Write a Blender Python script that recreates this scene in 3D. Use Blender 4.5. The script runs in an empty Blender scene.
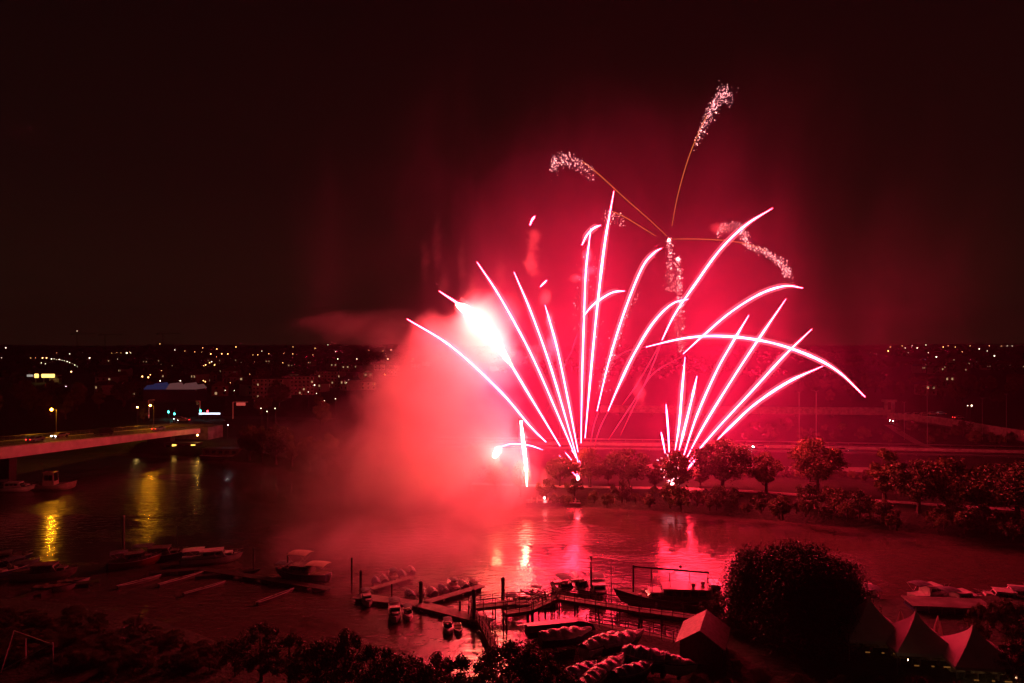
import bpy, bmesh, math, random
from mathutils import Vector, Matrix, noise
R = math.radians
random.seed(7)
S = bpy.context.scene
COL = S.collection
F = 683.0; HZ = 345.0; CX = 512.0; CAMZ = 35.0

# ---------------------------------------------------------------- camera
cam = bpy.data.cameras.new('camera'); cam.sensor_width = 36; cam.lens = 36 * F / 1024
cam.clip_start = 0.5; cam.clip_end = 20000
co = bpy.data.objects.new('camera', cam); COL.objects.link(co)
co.location = (0, 0, CAMZ); co.rotation_euler = (R(90) + math.atan(3.5 / F), 0, 0)
S.camera = co

# ---------------------------------------------------------------- night sky with city sky-glow near the horizon
W = bpy.data.worlds.new('World'); S.world = W; W.use_nodes = True
nt = W.node_tree; nt.nodes.clear()
def N(nt, t, **k):
    n = nt.nodes.new(t)
    for a, b in k.items():
        if a == 'inp':
            for i, v in b.items(): n.inputs[i].default_value = v
        else: setattr(n, a, b)
    return n
tc = N(nt, 'ShaderNodeTexCoord'); sep = N(nt, 'ShaderNodeSeparateXYZ'); nt.links.new(tc.outputs['Generated'], sep.inputs[0])
rp = N(nt, 'ShaderNodeValToRGB'); nt.links.new(sep.outputs['Z'], rp.inputs[0])
e = rp.color_ramp.elements; e[0].position = 0.0; e[0].color = (.0110, .0048, .0024, 1); e[1].position = .55; e[1].color = (.0014, .0006, .0006, 1)
x = e.new(.22); x.color = (.0048, .0020, .0014, 1)
bg = N(nt, 'ShaderNodeBackground', inp={'Strength': 1.0}); ow = N(nt, 'ShaderNodeOutputWorld')
nt.links.new(rp.outputs[0], bg.inputs[0]); nt.links.new(bg.outputs[0], ow.inputs[0])

# ---------------------------------------------------------------- exposure and sampling
S.view_settings.view_transform = 'Standard'; S.view_settings.look = 'None'
S.view_settings.exposure = 0; S.view_settings.gamma = 1; S.view_settings.use_curve_mapping = False
S.render.engine = 'CYCLES'
c = S.cycles
c.max_bounces = 9; c.diffuse_bounces = 1; c.glossy_bounces = 2; c.transmission_bounces = 2; c.volume_bounces = 8; c.transparent_max_bounces = 12
c.use_adaptive_sampling = True; c.adaptive_threshold = 0.03
c.use_denoising = True; c.denoiser = 'OPENIMAGEDENOISE'
c.volume_step_rate = 1.0; c.volume_max_steps = 96
c.sample_clamp_indirect = 40.0; c.sample_clamp_direct = 0
c.caustics_reflective = False; c.caustics_refractive = False
c.use_light_tree = True

# ---------------------------------------------------------------- helpers
def at(px, py, Y): return Vector(((px - CX) / F * Y, Y, CAMZ - (py - HZ) / F * Y))
def on(px, py, z=0.0):
    Y = (CAMZ - z) * F / (py - HZ); return Vector(((px - CX) / F * Y, Y, z))
def pix(v): return (CX + v[0] / v[1] * F, HZ + (CAMZ - v[2]) / v[1] * F)

def tag(o, label=None, cat=None, group=None, kind=None):
    if label: o['label'] = label
    if cat: o['category'] = cat
    if group: o['group'] = group
    if kind: o['kind'] = kind
    return o
def empty(name, loc=(0, 0, 0), rz=0.0):
    o = bpy.data.objects.new(name, None); COL.objects.link(o); o.location = loc; o.rotation_euler = (0, 0, rz)
    o.empty_display_size = .2; return o
def kids(o): return [x for x in bpy.data.objects if x.parent == o]
class MB:
    def __init__(s): s.v = []; s.f = []; s.m = []; s.cm = 0
    def add(s, vs, fs):
        b = len(s.v); s.v += [tuple(v) for v in vs]; s.f += [tuple(b + i for i in f) for f in fs]; s.m += [s.cm] * len(fs); return s
    def box(s, c, d, rz=0.0, rx=0.0, ry=0.0):
        c = Vector(c); hx, hy, hz = d[0] / 2, d[1] / 2, d[2] / 2
        M = Matrix.Rotation(rz, 3, 'Z') @ Matrix.Rotation(ry, 3, 'Y') @ Matrix.Rotation(rx, 3, 'X')
        vs = [c + M @ Vector((a * hx, b * hy, e * hz)) for e in (-1, 1) for b in (-1, 1) for a in (-1, 1)]
        return s.add(vs, [(0, 2, 3, 1), (4, 5, 7, 6), (0, 1, 5, 4), (2, 6, 7, 3), (0, 4, 6, 2), (1, 3, 7, 5)])
    def tube(s, pts, r, n=6, cap=True):
        pts = [Vector(p) for p in pts]; rs = r if isinstance(r, (list, tuple)) else [r] * len(pts)
        vs = []; fs = []; up = Vector((0, 0, 1)); a = None
        for i, p in enumerate(pts):
            d = (pts[min(i + 1, len(pts) - 1)] - pts[max(i - 1, 0)])
            if d.length < 1e-9: d = Vector((0, 0, 1))
            d.normalize()
            if a is None: a = d.cross(Vector((1, 0, 0)) if abs(d.z) > .9 else up)
            a = (a - d * a.dot(d)); 
            if a.length < 1e-6: a = d.orthogonal()
            a.normalize(); b = d.cross(a)
            for k in range(n):
                t = 2 * math.pi * k / n; vs.append(p + (a * math.cos(t) + b * math.sin(t)) * rs[i])
        for i in range(len(pts) - 1):
            for k in range(n):
                k2 = (k + 1) % n; fs.append((i * n + k, i * n + k2, (i + 1) * n + k2, (i + 1) * n + k))
        if cap:
            fs.append(tuple(reversed(range(n)))); q = (len(pts) - 1) * n; fs.append(tuple(range(q, q + n)))
        return s.add(vs, fs)
    def lathe(s, c, prof, n=12):
        c = Vector(c); vs = []; fs = []
        for (r, z) in prof:
            for k in range(n):
                t = 2 * math.pi * k / n; vs.append(c + Vector((r * math.cos(t), r * math.sin(t), z)))
        for i in range(len(prof) - 1):
            for k in range(n):
                k2 = (k + 1) % n; fs.append((i * n + k, i * n + k2, (i + 1) * n + k2, (i + 1) * n + k))
        fs.append(tuple(reversed(range(n)))); q = (len(prof) - 1) * n; fs.append(tuple(range(q, q + n)))
        return s.add(vs, fs)
    def ball(s, c, r, n=8, sz=1.0):
        m = max(4, n // 2); pr = [(max(.01 * r, r * math.sin(math.pi * i / m)), -r * sz * math.cos(math.pi * i / m)) for i in range(m + 1)]
        return s.lathe(c, pr, n)
    def octa(s, c, r, l=1.0):
        x, y, z = c; vs = [(x + r, y, z), (x - r, y, z), (x, y + r, z), (x, y - r, z), (x, y, z + r * l), (x, y, z - r * l)]
        return s.add(vs, [(0, 2, 4), (2, 1, 4), (1, 3, 4), (3, 0, 4), (2, 0, 5), (1, 2, 5), (3, 1, 5), (0, 3, 5)])
    def prism(s, poly, z0, z1):
        n = len(poly); vs = [(p[0], p[1], z0) for p in poly] + [(p[0], p[1], z1) for p in poly]
        return s.add(vs, [tuple(reversed(range(n))), tuple(range(n, 2 * n))] + [(i, (i + 1) % n, n + (i + 1) % n, n + i) for i in range(n)])
    def loft(s, rings, close=True, cap=True):
        n = len(rings[0]); vs = [p for r_ in rings for p in r_]; fs = []
        for i in range(len(rings) - 1):
            for k in range(n if close else n - 1):
                k2 = (k + 1) % n; fs.append((i * n + k, i * n + k2, (i + 1) * n + k2, (i + 1) * n + k))
        if cap and close: fs.append(tuple(reversed(range(n)))); q = (len(rings) - 1) * n; fs.append(tuple(range(q, q + n)))
        return s.add(vs, fs)
    def build(s, name, mat, parent=None, smooth=False):
        me = bpy.data.meshes.new(name); me.from_pydata(s.v, [], s.f); 
        mats = mat if isinstance(mat, (list, tuple)) else [mat]
        for m_ in mats: me.materials.append(m_)
        if len(mats) > 1: me.polygons.foreach_set('material_index', s.m)
        if smooth: me.polygons.foreach_set('use_smooth', [True] * len(s.f))
        me.update(); o = bpy.data.objects.new(name, me); COL.objects.link(o)
        if parent: o.parent = parent
        return o
def copy_tree(o, loc=None, rz=None, sc=None, parent=None):
    c_ = o.copy(); COL.objects.link(c_)
    if parent: c_.parent = parent
    for ch in kids(o): copy_tree(ch, parent=c_)
    if loc is not None: c_.location = loc
    if rz is not None: c_.rotation_euler = (0, 0, rz)
    if sc is not None: c_.scale = sc if isinstance(sc, (tuple, list)) else (sc,) * 3
    return c_
def smooth_path(pts, k=6):
    pts = [Vector(p) for p in pts]
    if len(pts) == 2: return [pts[0].lerp(pts[1], i / k) for i in range(k + 1)]
    out = []; P = [pts[0] * 2 - pts[1]] + pts + [pts[-1] * 2 - pts[-2]]
    for i in range(1, len(P) - 2):
        a, b, c_, d = P[i - 1:i + 3]
        for j in range(k):
            t = j / k
            out.append(.5 * ((2 * b) + (c_ - a) * t + (2 * a - 5 * b + 4 * c_ - d) * t * t + (3 * b - a - 3 * c_ + d) * t ** 3))
    out.append(pts[-1]); return out

# ---------------------------------------------------------------- materials
MATS = {}
def mat(name, col, rough=.7, metal=0.0, var=0.0, scale=1.0, bump=0.0, bscale=None, spec=.5, detail=3, col2=None, coord='Object'):
    if name in MATS: return MATS[name]
    m = bpy.data.materials.new(name); m.use_nodes = True; t = m.node_tree; b = t.nodes['Principled BSDF']
    b.inputs['Base Color'].default_value = (*col, 1); b.inputs['Roughness'].default_value = rough; b.inputs['Metallic'].default_value = metal
    b.inputs['Specular IOR Level'].default_value = spec
    if var or bump or col2:
        tcn = N(t, 'ShaderNodeTexCoord')
    if var or col2:
        nz = N(t, 'ShaderNodeTexNoise', inp={'Scale': scale, 'Detail': detail}); t.links.new(tcn.outputs[coord], nz.inputs[0])
        cr = N(t, 'ShaderNodeValToRGB'); t.links.new(nz.outputs[0], cr.inputs[0])
        d = col2 or tuple(max(0, q * (1 - var)) for q in col); u = col if col2 else tuple(min(1, q * (1 + var)) for q in col)
        cr.color_ramp.elements[0].position = .35; cr.color_ramp.elements[0].color = (*d, 1)
        cr.color_ramp.elements[1].position = .65; cr.color_ramp.elements[1].color = (*u, 1)
        t.links.new(cr.outputs[0], b.inputs['Base Color'])
    if bump:
        nb = N(t, 'ShaderNodeTexNoise', inp={'Scale': bscale or scale, 'Detail': 4}); t.links.new(tcn.outputs[coord], nb.inputs[0])
        bp = N(t, 'ShaderNodeBump', inp={'Strength': 1.0, 'Distance': bump}); t.links.new(nb.outputs[0], bp.inputs['Height']); t.links.new(bp.outputs[0], b.inputs['Normal'])
    MATS[name] = m; return m
def emit(name, col, s, sampled=True):
    if name in MATS: return MATS[name]
    m = bpy.data.materials.new(name); m.use_nodes = True; t = m.node_tree; t.nodes.clear()
    em = N(t, 'ShaderNodeEmission', inp={'Color': (*col, 1), 'Strength': s}); o = N(t, 'ShaderNodeOutputMaterial'); t.links.new(em.outputs[0], o.inputs[0])
    m.cycles.emission_sampling = 'AUTO' if sampled else 'NONE'
    MATS[name] = m; return m

# ---------------------------------------------------------------- haze and smoke volumes
def haze():
    m = bpy.data.materials.new('night haze'); m.use_nodes = True; t = m.node_tree; t.nodes.clear()
    v = N(t, 'ShaderNodeVolumePrincipled', inp={'Color': (.9, .3, .95, 1), 'Density': HAZE_D, 'Anisotropy': 0.0}); o = N(t, 'ShaderNodeOutputMaterial')
    t.links.new(v.outputs[0], o.inputs['Volume'])
    b = MB(); b.box((0, 1700, 100), (5200, 3700, 206)); h = b.build('haze', m)
    tag(h, kind='stuff')
HAZE_D = 1.3e-4
def smoke_mat(name, blobs, dens, nscale, namp, detail=4, soft=.5, color=(.9, .9, .9), stretch=(1, 1, 1), aniso=0.0, k=.25, step=1.0, rough=.62):
    """density = dens * smoothstep over a union of soft ellipsoids, torn by two octaves of noise"""
    m = bpy.data.materials.new(name); m.use_nodes = True; t = m.node_tree; t.nodes.clear(); L = t.links.new
    tcn = N(t, 'ShaderNodeTexCoord'); P = tcn.outputs['Object']
    mp = N(t, 'ShaderNodeMapping', inp={'Scale': stretch}); L(P, mp.inputs[0])
    nz = N(t, 'ShaderNodeTexNoise', inp={'Scale': nscale, 'Detail': detail, 'Roughness': rough, 'Distortion': .5}); L(mp.outputs[0], nz.inputs[0])
    cur = None
    for (cx, cy, cz, rx, ry, rz) in blobs:
        mm = N(t, 'ShaderNodeMapping', vector_type='TEXTURE', inp={'Location': (cx, cy, cz), 'Scale': (rx, ry, rz)}); L(P, mm.inputs[0])
        ln = N(t, 'ShaderNodeVectorMath', operation='LENGTH'); L(mm.outputs[0], ln.inputs[0])
        o_ = N(t, 'ShaderNodeMath', operation='SUBTRACT', inp={0: 1.0}); L(ln.outputs['Value'], o_.inputs[1])
        if cur is None: cur = o_.outputs[0]
        else:
            mx = N(t, 'ShaderNodeMath', operation='SMOOTH_MAX', inp={2: k}); L(cur, mx.inputs[0]); L(o_.outputs[0], mx.inputs[1]); cur = mx.outputs[0]
    nn = N(t, 'ShaderNodeMath', operation='MULTIPLY_ADD', inp={1: namp, 2: -namp * .5}); L(nz.outputs[0], nn.inputs[0])
    ad = N(t, 'ShaderNodeMath', operation='ADD'); L(cur, ad.inputs[0]); L(nn.outputs[0], ad.inputs[1])
    mr = N(t, 'ShaderNodeMapRange', interpolation_type='SMOOTHSTEP', inp={1: 0.0, 2: soft, 3: 0.0, 4: dens}); L(ad.outputs[0], mr.inputs[0])
    v = N(t, 'ShaderNodeVolumeScatter', inp={'Color': (*color, 1), 'Anisotropy': aniso}); L(mr.outputs[0], v.inputs['Density'])
    o = N(t, 'ShaderNodeOutputMaterial'); L(v.outputs[0], o.inputs['Volume']); m.cycles.volume_step_rate = step; return m
def smoke_obj(name, label, blobs, mat_, cat='smoke', grow=1.0):
    """convex hull of the ellipsoids is the closed hull the smoke fills"""
    bm = bmesh.new()
    for (cx, cy, cz, rx, ry, rz) in blobs:
        for i in range(1, 6):
            ph = math.pi * i / 6
            for j in range(10):
                a = 2 * math.pi * j / 10
                bm.verts.new((cx + grow * 1.12 * rx * math.sin(ph) * math.cos(a), cy + grow * 1.12 * ry * math.sin(ph) * math.sin(a), max(.15, cz + grow * 1.1 * rz * math.cos(ph))))
    r_ = bmesh.ops.convex_hull(bm, input=bm.verts)
    bmesh.ops.delete(bm, geom=[v for v in bm.verts if not v.link_faces], context='VERTS')
    me = bpy.data.meshes.new(name); bm.to_mesh(me); bm.free(); me.materials.append(mat_)
    o = bpy.data.objects.new(name, me); COL.objects.link(o); tag(o, label, cat, kind='stuff'); return o
haze()
# ---------------------------------------------------------------- water and terrain
def water_mat():
    m = bpy.data.materials.new('river water'); m.use_nodes = True; t = m.node_tree; b = t.nodes['Principled BSDF']; L = t.links.new
    b.inputs['Base Color'].default_value = (.085, .062, .05, 1); b.inputs['IOR'].default_value = 1.42
    g = N(t, 'ShaderNodeNewGeometry')
    mp = N(t, 'ShaderNodeMapping', inp={'Scale': (.55, 1.0, 1)}); L(g.outputs['Position'], mp.inputs[0])
    n1 = N(t, 'ShaderNodeTexNoise', inp={'Scale': .9, 'Detail': 3, 'Roughness': .5}); L(mp.outputs[0], n1.inputs[0])
    m2 = N(t, 'ShaderNodeMapping', inp={'Scale': (.35, 1.2, 1), 'Rotation': (0, 0, .12)}); L(g.outputs['Position'], m2.inputs[0])
    n2 = N(t, 'ShaderNodeTexNoise', inp={'Scale': .035, 'Detail': 4, 'Roughness': .55, 'Distortion': .8}); L(m2.outputs[0], n2.inputs[0])
    cr = N(t, 'ShaderNodeMapRange', interpolation_type='SMOOTHSTEP', inp={1: .47, 2: .53, 3: .0, 4: 1.0}); L(n2.outputs[0], cr.inputs[0])   # wind-ruffled patches against calm ones
    ds = N(t, 'ShaderNodeMapRange', inp={1: 0, 2: 1, 3: .08, 4: .20}); L(cr.outputs[0], ds.inputs[0])
    bp = N(t, 'ShaderNodeBump', inp={'Strength': 1.0}); L(ds.outputs[0], bp.inputs['Distance']); L(n1.outputs[0], bp.inputs['Height']); L(bp.outputs[0], b.inputs['Normal'])
    ro = N(t, 'ShaderNodeMapRange', inp={1: 0, 2: 1, 3: .13, 4: .26}); L(cr.outputs[0], ro.inputs[0]); L(ro.outputs[0], b.inputs['Roughness'])
    return m
w = MB(); w.add([(-1400, -50, 0), (1400, -50, 0), (1400, 1000, 0), (-1400, 1000, 0)], [(0, 1, 2, 3)])
tag(w.build('river_water', water_mat()), kind='structure')

GRASS = mat('bank grass', (.028, .038, .016), .95, var=.5, scale=.35, bump=.3, bscale=2.0, col2=(.012, .016, .008))
ASPH = mat('asphalt', (.06, .06, .06), .75, var=.3, scale=.6)
NEAR = [(-500, 590), (-120, 598), (60, 606), (170, 625), (260, 662), (330, 700), (420, 705), (500, 680), (522, 655), (550, 628), (575, 624), (615, 634), (660, 642), (706, 654), (722, 628), (740, 608), (775, 604), (860, 604), (1030, 598), (1250, 590), (1700, 575)]
FAR = [(-500, 425), (-200, 438), (0, 447), (120, 452), (240, 461), (330, 480), (450, 497), (560, 505), (700, 514), (800, 523), (900, 531), (1024, 543), (1300, 565), (1800, 590)]
def shore(pts): return smooth_path([on(a, b) for a, b in pts], 6)
def height_far(x, y):
    """ground level beyond the far bank: a flat embankment top, then a wide plain rising to low hills"""
    h = 2.5
    d = math.hypot(x, y)
    if y > 300: h += (noise.noise(Vector((x * .004, y * .004, 3))) * 2.0) * min(1, (y - 300) / 200)
    if y > 500: h += (y - 500) * .0085
    if y > 2300: h += (y - 2300) / 1100 * (11 + 12 * noise.noise(Vector((x * .0013 + 5, 1.7, 0))) + 4 * noise.noise(Vector((x * .006, 2.7, 0))))
    return h
def far_ground():
    s_ = shore(FAR); b = MB(); rows = []
    rows.append([Vector((p.x, p.y - 1.5, -1.0)) for p in s_]); rows.append([Vector((p.x, p.y + 1.0, .6)) for p in s_]); rows.append([Vector((p.x * 1.02, p.y + 5.0, 2.3)) for p in s_])
    n = len(s_); s0, s1 = s_[0], s_[-1]
    for y in (0.04, .1, .18, .3, .45, .65, .85, 1.1, 1.5, 2, 2.7, 3.6, 4.8, 6.2, 7.5, 8.8, 10, 11.4, 12.9, 14.3, 15.6, 16.4):
        row = []
        for i, p in enumerate(s_):
            yy = p.y + 5 + y * 200 * (1 if y < .5 else (1 - (p.y + 5) / 3400))
            xx = p.x * 1.02 + (-2550 + 5100 * i / (n - 1) - p.x * 1.02) * min(1, (y / 3.0))
            row.append(Vector((xx, yy, height_far(xx, yy))))
        rows.append(row)
    b.loft([[v for v in r_] for r_ in rows], close=False); o = b.build('far_bank_ground', GRASS, smooth=True); tag(o, kind='structure')
far_ground()
def near_ground():
    s_ = shore(NEAR); b = MB()
    rows = [[Vector((p.x, p.y + 1.2, -1.0)) for p in s_], [Vector((p.x, p.y - .6, .5)) for p in s_], [Vector((p.x, p.y - 2.5, 1.6)) for p in s_]]
    for k in range(1, 12):
        rows.append([Vector((p.x, (p.y - 2.5) * (1 - k / 11) + (-45) * k / 11, 1.7 + .25 * noise.noise(Vector((p.x * .08, k * .9, 0))))) for p in s_])
    b.loft([list(reversed(r_)) for r_ in rows], close=False); tag(b.build('near_bank_ground', GRASS, smooth=True), kind='structure')
near_ground()

# ---------------------------------------------------------------- fireworks
STAR = emit('burning red star', (1, .019, .047), 165.0)
FLARE = emit('white flare', (1, .10, .07), 300.0)
STAR_HOT = emit('white hot star', (1, .14, .09), 185.0)
COMET = emit('amber comet tail', (1, .22, .06), .8, False)
GLIT = emit('pink glitter sparks', (1, .3, .36), 7.0, False)
SMOKEY = emit('fading ember tail', (1, .03, .09), 1.6, False)
def halo_mat(name, col, s):
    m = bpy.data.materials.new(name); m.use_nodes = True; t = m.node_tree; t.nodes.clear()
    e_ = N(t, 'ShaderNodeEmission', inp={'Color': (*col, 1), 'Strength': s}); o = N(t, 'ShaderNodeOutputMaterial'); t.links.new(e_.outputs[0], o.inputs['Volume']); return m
HALO = halo_mat('lens bloom halo around a star', (1, .13, .20), .75)  # added glow imitating the lens bloom around bright trails
def trail(pts, Y0, Y1, label, r=.175, name='firework_trail', m=None, taper=(.3, .14), group='glowing firework star trails', dim=None):
    n = len(pts); P = [at(a, b, Y0 + (Y1 - Y0) * i / (n - 1)) for i, (a, b) in enumerate(pts)]
    P = smooth_path(P, 6); q = len(P)
    rs = [r * min(1, taper[0] + (1 - taper[0]) * i / (q * .25), taper[1] + (1 - taper[1]) * (q - 1 - i) / (q * .2)) for i in range(q)]
    rj = random.Random(int(pts[0][0] * 7 + pts[-1][1])); ph = rj.uniform(0, 6); rs = [v * rj.uniform(.8, 1.12) * (1 + .16 * math.sin(i * .55 + ph)) for i, v in enumerate(rs)]
    o0 = P[0].copy(); b = MB(); b.tube([p - o0 for p in P], rs, 6); o = b.build(name, m or STAR); o.location = o0
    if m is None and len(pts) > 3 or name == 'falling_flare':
        b = MB(); b.tube([p - o0 for p in P], [(.25 + .75 * min(1, 4 * i / q, 4 * (q - 1 - i) / q)) * (1.0 if name == 'falling_flare' else .86) for i in range(q)], 8); b.build('bloom_halo', HALO, o)  # emissive tube around the trail, standing in for its lens-bloom halo
    tag(o, label, 'firework', group); 
    return o, P
WCORE = emit('white burst core', (1, .16, .16), 40.0)
LF = 'left fan of red firework trails'; RF = 'right fan of red firework trails'; CG = 'amber comets with crackling tips'
YA, YB = 155.0, 157.0
trail([(546, 442), (530, 426), (500, 391), (452, 347), (407, 319)], YA, 146, 'lowest leftmost trail of the left fan, curving out over the smoke', group=LF)
trail([(560, 446), (531, 398), (500, 348), (470, 313), (439, 291)], YA, 152, 'second trail from the left, passing through the white hot smoke', r=.22, group=LF)
trail([(576, 458), (555, 408), (530, 352), (500, 297), (477, 262)], YA, 150, 'third trail from the left, leaning out over the smoke top', group=LF)
trail([(578, 462), (564, 412), (549, 362), (531, 312), (514, 272)], YA, 151, 'fourth trail from the left, just right of the smoke top', group=LF)
trail([(578, 452), (569, 405), (558, 352), (550, 322), (545, 305)], YA, 152, 'fifth, shorter trail under a pink smoke curl', group=LF)
trail([(581, 443), (582, 380), (584, 320), (586, 270), (591, 228)], YA, 156, 'upright red trail left of the tallest one', group=LF)
trail([(585, 438), (592, 360), (598, 300), (605, 242), (614, 191)], YA, 158, 'tallest nearly upright trail of the left fan', r=.22, group=LF)
trail([(597, 411), (609, 361), (625, 310), (642, 268), (654, 253), (662, 248)], YA, 160, 'trail right of the tallest one, tip bending right', group=LF)
trail([(608, 411), (620, 383), (634, 354), (653, 323), (672, 304), (689, 299)], YA, 162, 'short curved trail ending in a hook by the glitter column', group=LF)
trail([(662, 340), (675, 314), (696, 283), (720, 250), (746, 225), (773, 208)], YA + 3, 168, 'long trail of the left fan reaching far right above all others', group=LF)
trail([(583, 317), (592, 306), (604, 297), (614, 292), (625, 291)], YA, 155, 'short bowed arc crossing between the two upright trails', r=.17, group=LF)
trail([(582, 245), (587, 235), (594, 228), (601, 225)], YA, 155, 'little hooked arc at the tip of the upright trail', r=.16, group=LF)
trail([(530, 225), (532, 220), (535, 216)], 160, 160, 'tiny stray red spark high on the left', r=.17, group=LF)
trail([(540, 287), (543, 284), (547, 280)], 160, 160, 'tiny stray red spark above the pink smoke curl', r=.13, group=LF)
trail([(669, 452), (668, 430), (666, 404)], YB, 156, 'short upright trail at the left of the right fan', group=RF)
trail([(665, 453), (663, 442), (661, 432)], YB, 156, 'shortest leftmost stub of the right fan', r=.15, group=RF)
trail([(675, 450), (679, 425), (682, 390), (685, 357)], YB, 155, 'slim upright trail of the right fan', r=.2, group=RF)
trail([(679, 450), (684, 430), (691, 402), (697, 376)], YB, 154, 'thick short trail of the right fan beside the slim upright one', r=.22, group=RF)
trail([(683, 457), (697, 415), (717, 370), (734, 340), (749, 315)], YB, 154, 'middle trail of the right fan, shorter neighbour of the steep long one', group=RF)
trail([(686, 459), (704, 425), (733, 378), (760, 337), (786, 299)], YB, 151, 'steep long straight trail of the right fan', group=RF)
trail([(687, 464), (714, 432), (750, 393), (784, 356), (812, 329)], YB, 150, 'flatter long straight trail of the right fan', group=RF)
trail([(717, 440), (732, 425), (755, 404), (788, 382), (823, 366)], YB, 149, 'lowest right trail of the right fan, thick at its foot', r=.22, group=RF)
trail([(687, 470), (693, 462), (700, 455)], YB, 154, 'short bright stub at the foot of the right fan', r=.22, group=RF)
trail([(646, 347), (680, 339), (710, 336), (745, 338), (780, 345), (815, 358), (840, 373), (865, 397)], 158, 148, 'wide flat arc falling away to the right across the fan', r=.24, group=RF)
trail([(683, 354), (705, 334), (731, 312), (760, 294), (785, 286), (803, 288)], YB, 150, 'bowed trail above the flat arc, tip levelling out', group=RF)
# over-exposed shell inside the smoke
trail([(512, 366), (498, 346), (486, 330), (476, 318), (465, 309), (456, 304)], 153, 151, 'white hot shell burning inside the top of the smoke', r=1.05, name='burning_shell', m=STAR_HOT, taper=(.2, .3))
# vertical flare over the water and its neighbours
trail([(527, 486), (526, 465), (523, 440), (521, 421)], 146, 146, 'white vertical flare falling to the water beside the smoke', r=.34, name='falling_flare', m=FLARE, taper=(.2, .8))
trail([(494, 457), (497, 452), (500, 448)], 146, 146, 'small white fireball at the edge of the smoke', r=.7, name='fireball', m=FLARE, taper=(.5, .5))
trail([(501, 447), (510, 444), (520, 444), (532, 446), (543, 450)], 146, 148, 'thin arc of sparks leaving the small fireball', r=.10, name='spark_arc', m=STAR)
for a, b, lb in ((559, 455, 'left'), (565, 452, 'middle'), (571, 450, 'right')):
    trail([(578, 478), (a + 9, b + 12), (a, b)], 160, 160, 'thin %s spark line fanning from the foot of the left fan' % lb, r=.09, name='spark_line', m=STAR, group='thin sparks at the foot of the left fan')
# fading tails
for pts, lb in (([(662, 340), (650, 362), (636, 386), (622, 405)], 'thin pink fading tail below the long far-reaching trail'),
                ([(683, 356), (655, 372), (640, 392), (618, 425), (608, 440)], 'wavy pink fading tail falling left of the glitter column'),
                ([(599, 411), (594, 425), (590, 445)], 'short dim tail under the curved trail'),
                ([(608, 411), (600, 428), (594, 446)], 'short dim tail beside the left trees'),
                ([(646, 347), (625, 352), (606, 366)], 'dim tail where the wide flat arc starts'),
                ([(585, 318), (577, 336), (572, 350), (562, 372), (556, 392), (546, 412)], 'wavy tail crossing the left stems below the bowed arc'),
                ([(545, 310), (549, 325), (541, 340), (534, 352)], 'short curl of embers below the pink smoke curl'),
                ([(676, 300), (664, 335), (650, 372), (636, 402), (620, 436)], 'long straight faint tail left of the right fan')):
    trail(pts, 165, 165, lb, r=.10, name='fading_tail', m=SMOKEY, group='fading firework tails')

def sparks(mb, P, w, n, r, fall=0.0, rnd=random.Random(3), o0=Vector()):
    for i in range(n):
        t = rnd.random() ** .75; u = t * sum((P[j + 1] - P[j]).length for j in range(len(P) - 1)); a = 0
        while a < len(P) - 2 and u > (P[a + 1] - P[a]).length: u -= (P[a + 1] - P[a]).length; a += 1
        p = P[a].lerp(P[a + 1], min(1, u / max(1e-6, (P[a + 1] - P[a]).length)))
        s_ = w * (.5 + 1.1 * t)
        q = p + Vector((rnd.gauss(0, s_), rnd.gauss(0, s_), rnd.gauss(0, s_) - fall * rnd.random() ** 1.5)) - o0
        rr = r * (rnd.uniform(.2, .55) if rnd.random() < .8 else rnd.uniform(.7, 1.05)); mb.octa(q, rr, rnd.uniform(1.0, 2.6))
def comet(pts, split, Y, label, n=150, w=.35, fall=2.5, r=.085, tail=True):
    P = smooth_path([at(a, b, Y) for a, b in pts], 6); o0 = P[0].copy(); k = int(len(P) * split)
    root = empty('crackling_comet', o0); tag(root, label, 'firework', CG)
    if tail: b = MB(); q = P[:k + 6]; b.tube([p - o0 for p in q], [.05 + .06 * i / len(q) for i in range(len(q))], 5); b.build('comet_tail', COMET, root)
    b = MB(); sparks(b, P[k:], w, int(n * 1.9), r, fall, random.Random(int(pts[-1][0])), o0); tag(b.build('crackle_sparks', GLIT, root), kind='stuff')
comet([(667, 236), (650, 220), (625, 198), (600, 175), (585, 163), (570, 154), (555, 156), (553, 165)], .48, 172, 'amber comet rising left from the burst, crackling at its drooping tip', 170, fall=3.2)
comet([(672, 226), (678, 195), (688, 160), (700, 130), (714, 102), (723, 88), (731, 92)], .45, 172, 'tallest amber comet, rising steeply to a crackling pink plume', 240, w=.55, fall=3.0)
comet([(672, 239), (700, 239), (730, 241), (755, 246), (775, 256), (785, 266), (789, 275)], .45, 172, 'amber comet flying level to the right with a long crackling arc', 190, fall=1.5)
comet([(716, 234), (722, 225), (732, 222), (741, 226), (746, 236), (749, 244)], .0, 174, 'small hooped crackling arc above the level comet', 130, w=.35, fall=2.2, tail=False)
comet([(656, 236), (640, 226), (625, 217), (611, 211), (604, 212)], .5, 174, 'faint comet behind the tallest trail with sparse crackle', 45, fall=3)
comet([(640, 290), (628, 310), (618, 335), (606, 370), (600, 392)], .0, 168, 'crackling comet falling between the trails of the left fan', 130, w=.45, fall=1.0, tail=False, r=.075)
comet([(583, 246), (575, 330), (600, 255), (592, 300), (605, 340)], .0, 168, 'loose crackle scattered beside the upright trails', 60, w=.8, fall=1.0, tail=False, r=.07)
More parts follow.
